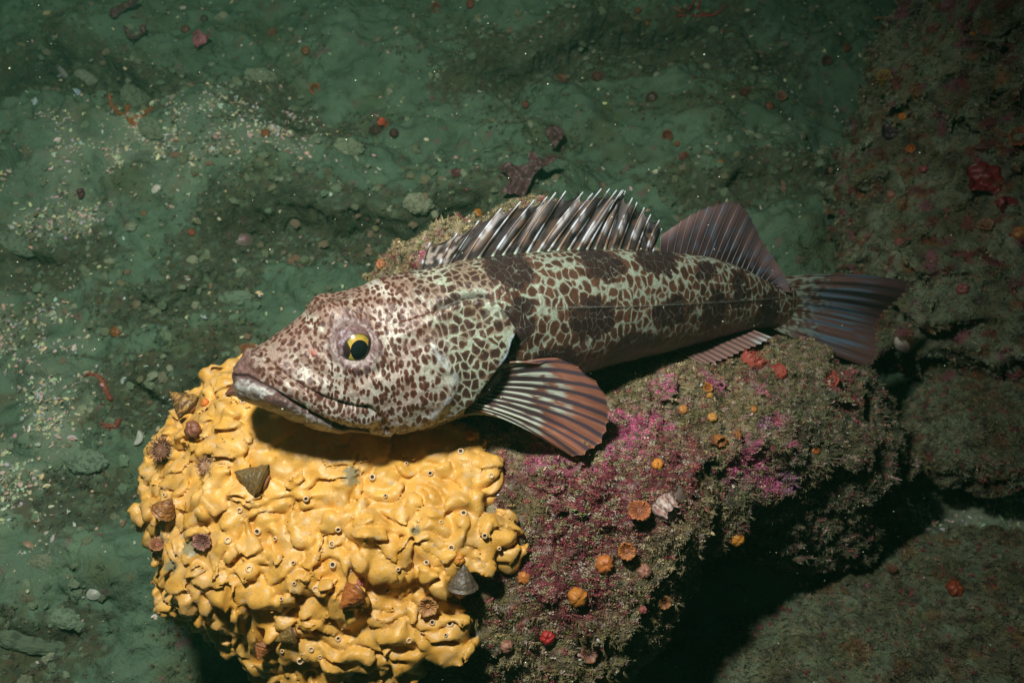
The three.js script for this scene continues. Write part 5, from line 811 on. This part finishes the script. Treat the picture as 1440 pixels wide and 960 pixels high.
arms('brittle_star', 'orange brittle star curled round the stones at the upper left', 'brittle star', [0.46, 0.15, 0.035], [[[182, 168], [166, 160], [156, 148], [152, 132]], [[180, 168], [178, 158], [180, 150]], [[180, 168], [198, 166], [206, 158], [213, 152]], [[182, 170], [190, 174], [204, 172]]], 0.0042, true);
arms('brittle_star', 'red brown brittle star arm curving over the silt left of the sponge', 'brittle star', [0.36, 0.10, 0.06], [[[154, 564], [148, 550], [141, 536], [130, 528], [118, 530]]], 0.0046, true);
arms('brittle_star', 'short red brown brittle star arm in the dark gap left of the sponge', 'brittle star', [0.34, 0.09, 0.06], [[[166, 592], [162, 601], [154, 602], [144, 596]]], 0.0042, true);
arms('crab', 'red crab legs at the top edge of the picture', 'crab', [0.34, 0.035, 0.03], [[[950, 10], [958, 18], [966, 8]], [[966, 16], [976, 4], [980, -8]], [[978, 18], [984, 6], [982, -8]], [[984, 20], [1002, 22], [1014, 14], [1022, 4]], [[952, 22], [972, 24], [996, 24]]], 0.0042, false);
{ // little fish under the ledge at the upper left
  const q = slopeHit(92, 96), t = thing('small_fish', 'small pale fish under the ledge at the upper left', 'fish', q.p.clone().addScaledVector(q.n, 0.022)), d0 = at(76, 76, 1.9), d1 = at(108, 118, 1.9), ax = d1.sub(d0).normalize(), L = 0.072;
  t.quaternion.setFromUnitVectors(V(1, 0, 0), ax);
  part('body', sheet(36, 20, (u, v) => { const r = L * 0.115 * Math.pow(Math.sin(Math.PI * Math.pow(u * 0.94 + 0.03, 0.7)), 0.8), a = v * 6.28318; return { p: [(u - 0.4) * L, Math.cos(a) * r * 1.1, Math.sin(a) * r * 0.85], c: mix3([0.30, 0.33, 0.30], [0.20, 0.20, 0.19], clamp(0.5 + fbm(u * 9, v * 7, 2, 2))) }; }), M.soft, t);
  part('tail_fin', sheet(8, 6, (u, v) => ({ p: [L * (0.56 + 0.2 * u), (v - 0.5) * L * (0.1 + 0.22 * u), 0.001 * Math.sin(v * 9)], c: [0.22, 0.26, 0.28] })), M.soft, t);
  part('breast_fin', sheet(8, 6, (u, v) => ({ p: [-0.05 * L + v * 0.09 * L, -0.04 * L - u * 0.12 * L, 0.09 * L + 0.1 * L * u], c: [0.2, 0.24, 0.27] })), M.soft, t);
  const e = part('eye', new THREE.SphereGeometry(0.0022, 12, 10), M.pupilPlain ??= new THREE.MeshStandardMaterial({ name: 'dark eye', color: 0x050606, roughness: 0.2 }), t); e.position.set(-0.30 * L, 0.05 * L, 0.075 * L);
}
{ // pale cone at the right of the tail
  const q = anywhere(1270, 486) ?? { p: at(1270, 486, 1.35), n: V(0, 0, 1) }, R = metres(q.p, 10), t = thing('cone_shell', 'small pale cone shell with a dark hole right of the tail fin', 'shell', q.p.clone()); t.quaternion.setFromUnitVectors(V(0, 1, 0), V(0.5, -0.55, 0.6).normalize());
  part('shell', paint(lathe([[1.05 * R, -1.4 * R], [1.0 * R, -0.6 * R], [0.85 * R, 0.3 * R], [0.55 * R, 0.9 * R], [0.2 * R, 1.2 * R], [0, 1.24 * R]], 24), (x, y, z) => mix3([0.50, 0.47, 0.40], [0.34, 0.22, 0.20], smooth(0.1, 0.5, n3(x / R * 2, y / R * 2, z / R * 2)))), M.shell, t);
  const h = part('hole', new THREE.SphereGeometry(R * 0.2, 12, 10), M.pupilPlain, t); h.position.set(-0.15 * R, 0.75 * R, 0.62 * R);
}
// single larger shells on the seabed
function limpet(x, y, px, tone, tip, label) { const q = slopeHit(x, y); if (!q) return; const R = metres(q.p, px), s = rand() * 9, g = sheet(40, 10, (u, v) => { const a = u * 6.28318; return { p: [Math.cos(a) * R * v * (1 + 0.04 * Math.sin(a * 14)), R * 0.42 * (1 - Math.pow(v, 0.9)), Math.sin(a) * R * v * 0.8], c: mix3(tip, tone, smooth(0.1, 0.6, v + 0.2 * n3(u * 9, v * 5, s))) }; }); const m = solo('limpet_shell', g, M.shell, label, 'shell'); m.position.copy(q.p); stand(m, q.n, s, 0.2); }
limpet(343, 336, 13, [0.17, 0.15, 0.12], [0.36, 0.17, 0.22], 'brown limpet shell with a pink tip on the silt left of centre');
limpet(219, 266, 7, [0.62, 0.64, 0.55], [0.7, 0.7, 0.62], 'white shell on the silt below the upper shell patch');
limpet(64, 18, 7, [0.52, 0.46, 0.22], [0.55, 0.5, 0.3], 'yellowish shell near the top left corner');
limpet(256, 11, 6, [0.55, 0.54, 0.46], [0.6, 0.6, 0.5], 'pale round shell at the top edge, left');
limpet(133, 834, 11, [0.36, 0.42, 0.34], [0.55, 0.58, 0.5], 'grey green limpet shell on the seabed at the lower left');
limpet(39, 767, 10, [0.36, 0.24, 0.17], [0.42, 0.3, 0.22], 'pinkish tan shell in the lower left shell patch');
function halfShell(x, y, px, tone, label) { const q = slopeHit(x, y); if (!q) return; const R = metres(q.p, px), s = rand() * 6, g = sheet(30, 12, (u, v) => { const a = (u - 0.5) * 3.4; return { p: [Math.sin(a) * R * v, R * 0.35 * Math.sin(v * 2.4) + 0.02 * R * Math.sin(a * 18), Math.cos(a) * R * v * 0.8], c: mix3(tone, tone.map((k) => k * 0.6), 0.5 + 0.5 * Math.sin(v * 22)) }; }); const m = solo('half_shell', g, M.shell, label, 'shell'); m.position.copy(q.p).addScaledVector(q.n, 0.001); stand(m, q.n, s, 0.3); }
halfShell(106, 132, 9, [0.42, 0.62, 0.66], 'bluish half shell below the small fish');
halfShell(54, 146, 9, [0.46, 0.66, 0.68], 'bluish white half shell at the upper left, left of the other');
halfShell(191, 616, 11, [0.55, 0.60, 0.50], 'broken white half shell near the sponge on the left');
halfShell(175, 535, 6, [0.50, 0.66, 0.62], 'pale blue half shell on the silt beside the brittle star arm');
halfShell(28, 593, 8, [0.52, 0.66, 0.60], 'pale half shell near the left edge');
halfShell(58, 582, 7, [0.42, 0.52, 0.45], 'grey half shell right of the pale one near the left edge');

// ---------------------------------------------------------------- what nobody could count: turf, shell bits, rubble, specks in the water
const oneOf = (a) => a[Math.floor(rand() * a.length)];
function scatter(name, geo, mat, places, label, category) {
  const m = new THREE.InstancedMesh(geo, mat, places.length); m.name = numbered(name); m.castShadow = m.receiveShadow = true; const M4 = new THREE.Matrix4(), c = new THREE.Color();
  places.forEach((o, i) => { M4.compose(o.p, o.q, o.s); m.setMatrixAt(i, M4); c.setRGB(...o.c); m.setColorAt(i, c); });
  scene.add(m); return tag(m, label, category, null, 'stuff');
}
function surfacePoints(mesh, count, accept) { const p = mesh.geometry.attributes.position.array, n = mesh.geometry.attributes.normal.array, ix = mesh.geometry.index.array, col = mesh.geometry.attributes.color.array, T = ix.length / 3, out = []; for (let tries = 0; out.length < count && tries < count * 6; tries++) { const t = Math.floor(rand() * T) * 3, [a, b, c] = [ix[t] * 3, ix[t + 1] * 3, ix[t + 2] * 3]; let u = rand(), v = rand(); if (u + v > 1) { u = 1 - u; v = 1 - v; } const w = 1 - u - v, P = V(p[a] * w + p[b] * u + p[c] * v, p[a + 1] * w + p[b + 1] * u + p[c + 1] * v, p[a + 2] * w + p[b + 2] * u + p[c + 2] * v), N = V(n[a], n[a + 1], n[a + 2]); const C = [col[a], col[a + 1], col[a + 2]]; if (accept && !accept(P, N, C)) continue; out.push({ p: P, n: N, c: C }); } return out; }
const tuft = (blades, h, spread, w) => { const g = []; for (let i = 0; i < blades; i++) { const a = rand() * 6.28, l = h * pick(0.5, 1.1), s = spread * pick(0.2, 1), P = [V(Math.cos(a) * s * 0.2, -0.1 * h, Math.sin(a) * s * 0.2), V(Math.cos(a) * s * 0.5, l * 0.55, Math.sin(a) * s * 0.5), V(Math.cos(a) * s * 1.2, l, Math.sin(a) * s * 1.2)]; g.push(tube(P, [w, w * 0.9, w * 0.5], 3)); } return mergeGeometries(g); };
const turfMat = new THREE.MeshStandardMaterial({ name: 'turf', roughness: 0.85 });
const facesEye = (P, N) => N.dot(EYE.clone().sub(P)) > -0.12;
const turfOn = (mesh, count, size, k, accept) => surfacePoints(mesh, count, (P, N, C) => facesEye(P, N) && (!accept || accept(P, N, C))).map((o) => { const b = pick(0.7, 1.5) * k, j = pick(-0.02, 0.02), r = rand(); const c = r < 0.12 ? [0.36, 0.31, 0.19] : r < 0.17 ? [0.32, 0.07, 0.09] : o.c.map((v, i) => Math.max(0.01, v * b + (i < 2 ? j : 0))); const s = size * pick(0.5, 1.3); return { p: o.p, q: new THREE.Quaternion().setFromUnitVectors(V(0, 1, 0), o.n.clone().add(V(pick(-0.5, 0.5), pick(-0.5, 0.5), pick(-0.5, 0.5))).normalize()), s: V(s, s * pick(0.6, 1.3), s), c }; });
{
  const away = (P) => spongeField(P.x, P.y, P.z) > 0.004, patchy = (P) => fbm(P.x * 9, P.y * 9, P.z * 9, 3) > -0.45 + 0.5 * rand();
  const bushy = tuft(9, 0.0040, 0.0040, 0.00045), fine = tuft(6, 0.0085, 0.003, 0.0003), beads = mergeGeometries(Array.from({ length: 9 }, () => { const g = new THREE.IcosahedronGeometry(pick(0.0007, 0.0019), 1); g.scale(1, pick(0.6, 1), pick(0.7, 1.2)); g.translate(pick(-0.0045, 0.0045), pick(0, 0.0016), pick(-0.0045, 0.0045)); return g; }));
  scatter('turf', bushy, turfMat, turfOn(rockMesh, 24000, 1, 1.15, (P, N, C) => away(P) && patchy(P) && (C[0] < 1.7 * C[1] || rand() < 0.3)), 'short fuzzy turf all over the boulder', 'turf');
  scatter('turf', fine, turfMat, turfOn(rockMesh, 7000, 1, 1.3, (P, N) => away(P) && fbm(P.x * 12, P.y * 12, P.z * 12 + 5, 2) > 0.12), 'longer hair-like turf fringing the edges of the boulder', 'turf');
  const crusty = turfOn(rockMesh, 17000, 1, 1.2, (P, N, C) => away(P) && (C[0] > 1.6 * C[1] || rand() < 0.35)); for (const o of crusty) { const r = rand(); if (r < 0.27) o.c = [0.28, 0.235, 0.13].map((v) => v * pick(0.7, 1.3)); else if (r < 0.33) o.c = [0.38, 0.22, 0.20]; else if (r < 0.40) o.c = [0.46, 0.40, 0.31]; else if (r < 0.54) o.c = [0.13, 0.115, 0.055]; }
  scatter('crust', beads, new THREE.MeshPhysicalMaterial({ name: 'crust beads', roughness: 0.2, specularIntensity: 1 }), crusty, 'beaded maroon pink and tan crust on the boulder', 'crust');
  const far = scene.children.filter((o) => /^boulder_/.test(o.name)); far.forEach((m, i) => scatter('turf', bushy, turfMat, turfOn(m, [15000, 5000, 9000][i] ?? 5000, 1.35, 1), ['shaggy growth covering the dark reef', 'fuzz on the low dull green rock', 'thin fuzz on the corner slab'][i], 'turf'));
}
{ // shell bits, crumbs and rubble on the slope
  const chip = new THREE.IcosahedronGeometry(1, 1); { const p = chip.attributes.position; for (let i = 0; i < p.count; i++) { const k = 1 + 0.35 * n3(p.getX(i) * 1.7, p.getY(i) * 1.7, p.getZ(i) * 1.7); p.setXYZ(i, p.getX(i) * k, p.getY(i) * k * 0.35, p.getZ(i) * k * 0.7); } chip.computeVertexNormals(); }
  const lump = new THREE.IcosahedronGeometry(1, 3); { const p = lump.attributes.position; for (let i = 0; i < p.count; i++) { const x = p.getX(i), y = p.getY(i), z = p.getZ(i), k = 1 + 0.4 * fbm(x * 1.3, y * 1.3, z * 1.3, 3); p.setXYZ(i, x * k, y * k * 0.6, z * k * 0.85); } lump.computeVertexNormals(); }
  const flake = sheet(8, 5, (u, v) => { const a = (u - 0.5) * 2.9; return { p: [Math.sin(a) * v, 0.35 * Math.sin(v * 2.2), Math.cos(a) * v * 0.8] }; });
  const spot = (u, v, s, flat, c, up = 0.3) => { const p = slopePoint(u, v), n = slopeN.clone().add(V(pick(-flat, flat), pick(-flat, flat), pick(-flat, flat))).normalize(); return { p: p.addScaledVector(slopeN, s * up), q: new THREE.Quaternion().setFromUnitVectors(V(0, 1, 0), n).multiply(new THREE.Quaternion().setFromAxisAngle(V(0, 1, 0), rand() * 6.28)), s: V(s, s, s * pick(0.6, 1.2)), c }; };
  const pale = () => oneOf([[0.62, 0.62, 0.46], [0.52, 0.56, 0.42], [0.66, 0.60, 0.40], [0.50, 0.60, 0.52], [0.42, 0.44, 0.30], [0.56, 0.44, 0.32]]).map((k) => Math.min(0.85, k * pick(0.8, 1.35)));
  const chips = [], flakes = [], lumps = [];
  for (let i = 0; i < 200000 && chips.length < 24000; i++) { const u = pick(-1.5, 1.5), v = pick(-0.2, 1.9), d = bedDensity(u, v); if (rand() > 0.013 + d * d * 1.3) continue; const s = Math.pow(rand(), 2.2) * 0.0048 + 0.0011; chips.push(spot(u, v, s, 0.6, pale())); if (rand() < 0.16) flakes.push(spot(u, v, s * 1.5 + 0.0012, 0.8, pale().map((k) => k * 1.1))); }
  for (let i = 0; i < 30000 && lumps.length < 3800; i++) { const u = pick(-1.5, 1.5), v = pick(-0.2, 1.9), k = smooth(0.0, 0.45, fbm(u * 3, v * 4, 88, 3)); let l = 0; for (const [pts, , reach] of ledges) { const d = polyDist(pts, u, v); if (d[0] < reach) l = 0.6; } if (rand() > 0.10 + 0.6 * k + l) continue; const s = Math.pow(rand(), 3) * 0.012 + 0.0018; lumps.push(spot(u, v, s, 0.5, mix3([0.14, 0.23, 0.14], oneOf([[0.10, 0.13, 0.075], [0.19, 0.19, 0.10], [0.24, 0.14, 0.09], [0.30, 0.34, 0.22]]), rand()), 0.15)); }
  const bits = new THREE.MeshStandardMaterial({ name: 'shell bits', roughness: 0.5 });
  scatter('shell_gravel', chip, bits, chips, 'broken shell bits strewn over the green silt', 'shell gravel');
  scatter('shell_flakes', flake, new THREE.MeshStandardMaterial({ name: 'shell flakes', roughness: 0.4, side: THREE.DoubleSide }), flakes, 'curved white shell flakes among the shell bits', 'shell gravel');
  scatter('rubble', lump, new THREE.MeshStandardMaterial({ name: 'rubble', roughness: 0.95, bumpMap: null }), lumps, 'silty rubble and crumbs along the ledges', 'rubble');
  // short drab growth on the rough parts of the slope
  const weeds = []; for (let i = 0; i < 60000 && weeds.length < 20000; i++) { const u = pick(-1.5, 1.5), v = pick(-0.2, 1.9); let near = 0; for (const [pts, , reach] of ledges) if (polyDist(pts, u, v + reach * 0.25)[0] < reach * 0.8) near = 1; if (rand() > near * 0.6 && fbm(u * 3.2, v * 4, 50, 4) + 0.5 * fbm(u * 17, v * 20, 60, 3) < 0.08 + 0.25 * rand()) continue; const s = pick(0.5, 1.5); weeds.push({ ...spot(u, v, 0.001, 0.5, oneOf([[0.15, 0.20, 0.11], [0.10, 0.13, 0.08], [0.21, 0.27, 0.16], [0.18, 0.13, 0.07]]).map((k) => k * pick(0.7, 1.2)), 0), s: V(s, s, s) }); }
  scatter('turf', tuft(8, 0.006, 0.006, 0.0005), turfMat, weeds, 'short drab growth on the rough parts of the seabed', 'turf');
  // white grit on the boulder
  const grit = surfacePoints(rockMesh, 900, (P, N) => facesEye(P, N) && spongeField(P.x, P.y, P.z) > 0.004 && n3(P.x * 14, P.y * 14, P.z * 14) > -0.1).map((o) => { const s = Math.pow(rand(), 2.5) * 0.0028 + 0.0006; return { p: o.p.addScaledVector(o.n, s * 0.5 + 0.001), q: new THREE.Quaternion().setFromUnitVectors(V(0, 1, 0), V(pick(-1, 1), pick(-1, 1), pick(-1, 1)).normalize()), s: V(s, s, s), c: oneOf([[0.72, 0.68, 0.6], [0.6, 0.62, 0.56], [0.6, 0.4, 0.42], [0.62, 0.5, 0.3]]) }; });
  scatter('shell_gravel', chip, bits, grit, 'white grit caught in the turf of the boulder', 'shell gravel');
  const specks = []; for (let i = 0; i < 650; i++) { const d = pick(0.75, 1.75), s = 0.00035 + 0.0007 * Math.pow(rand(), 3), p = at(pick(0, 1440), pick(0, 960), d); specks.push({ p, q: new THREE.Quaternion(), s: V(s, s, s), c: [0.5, 0.55, 0.42] }); }
  scatter('floating_specks', new THREE.IcosahedronGeometry(1, 1), bits, specks, 'tiny pale specks drifting in the water', 'specks');
}

renderer.render(scene, camera);
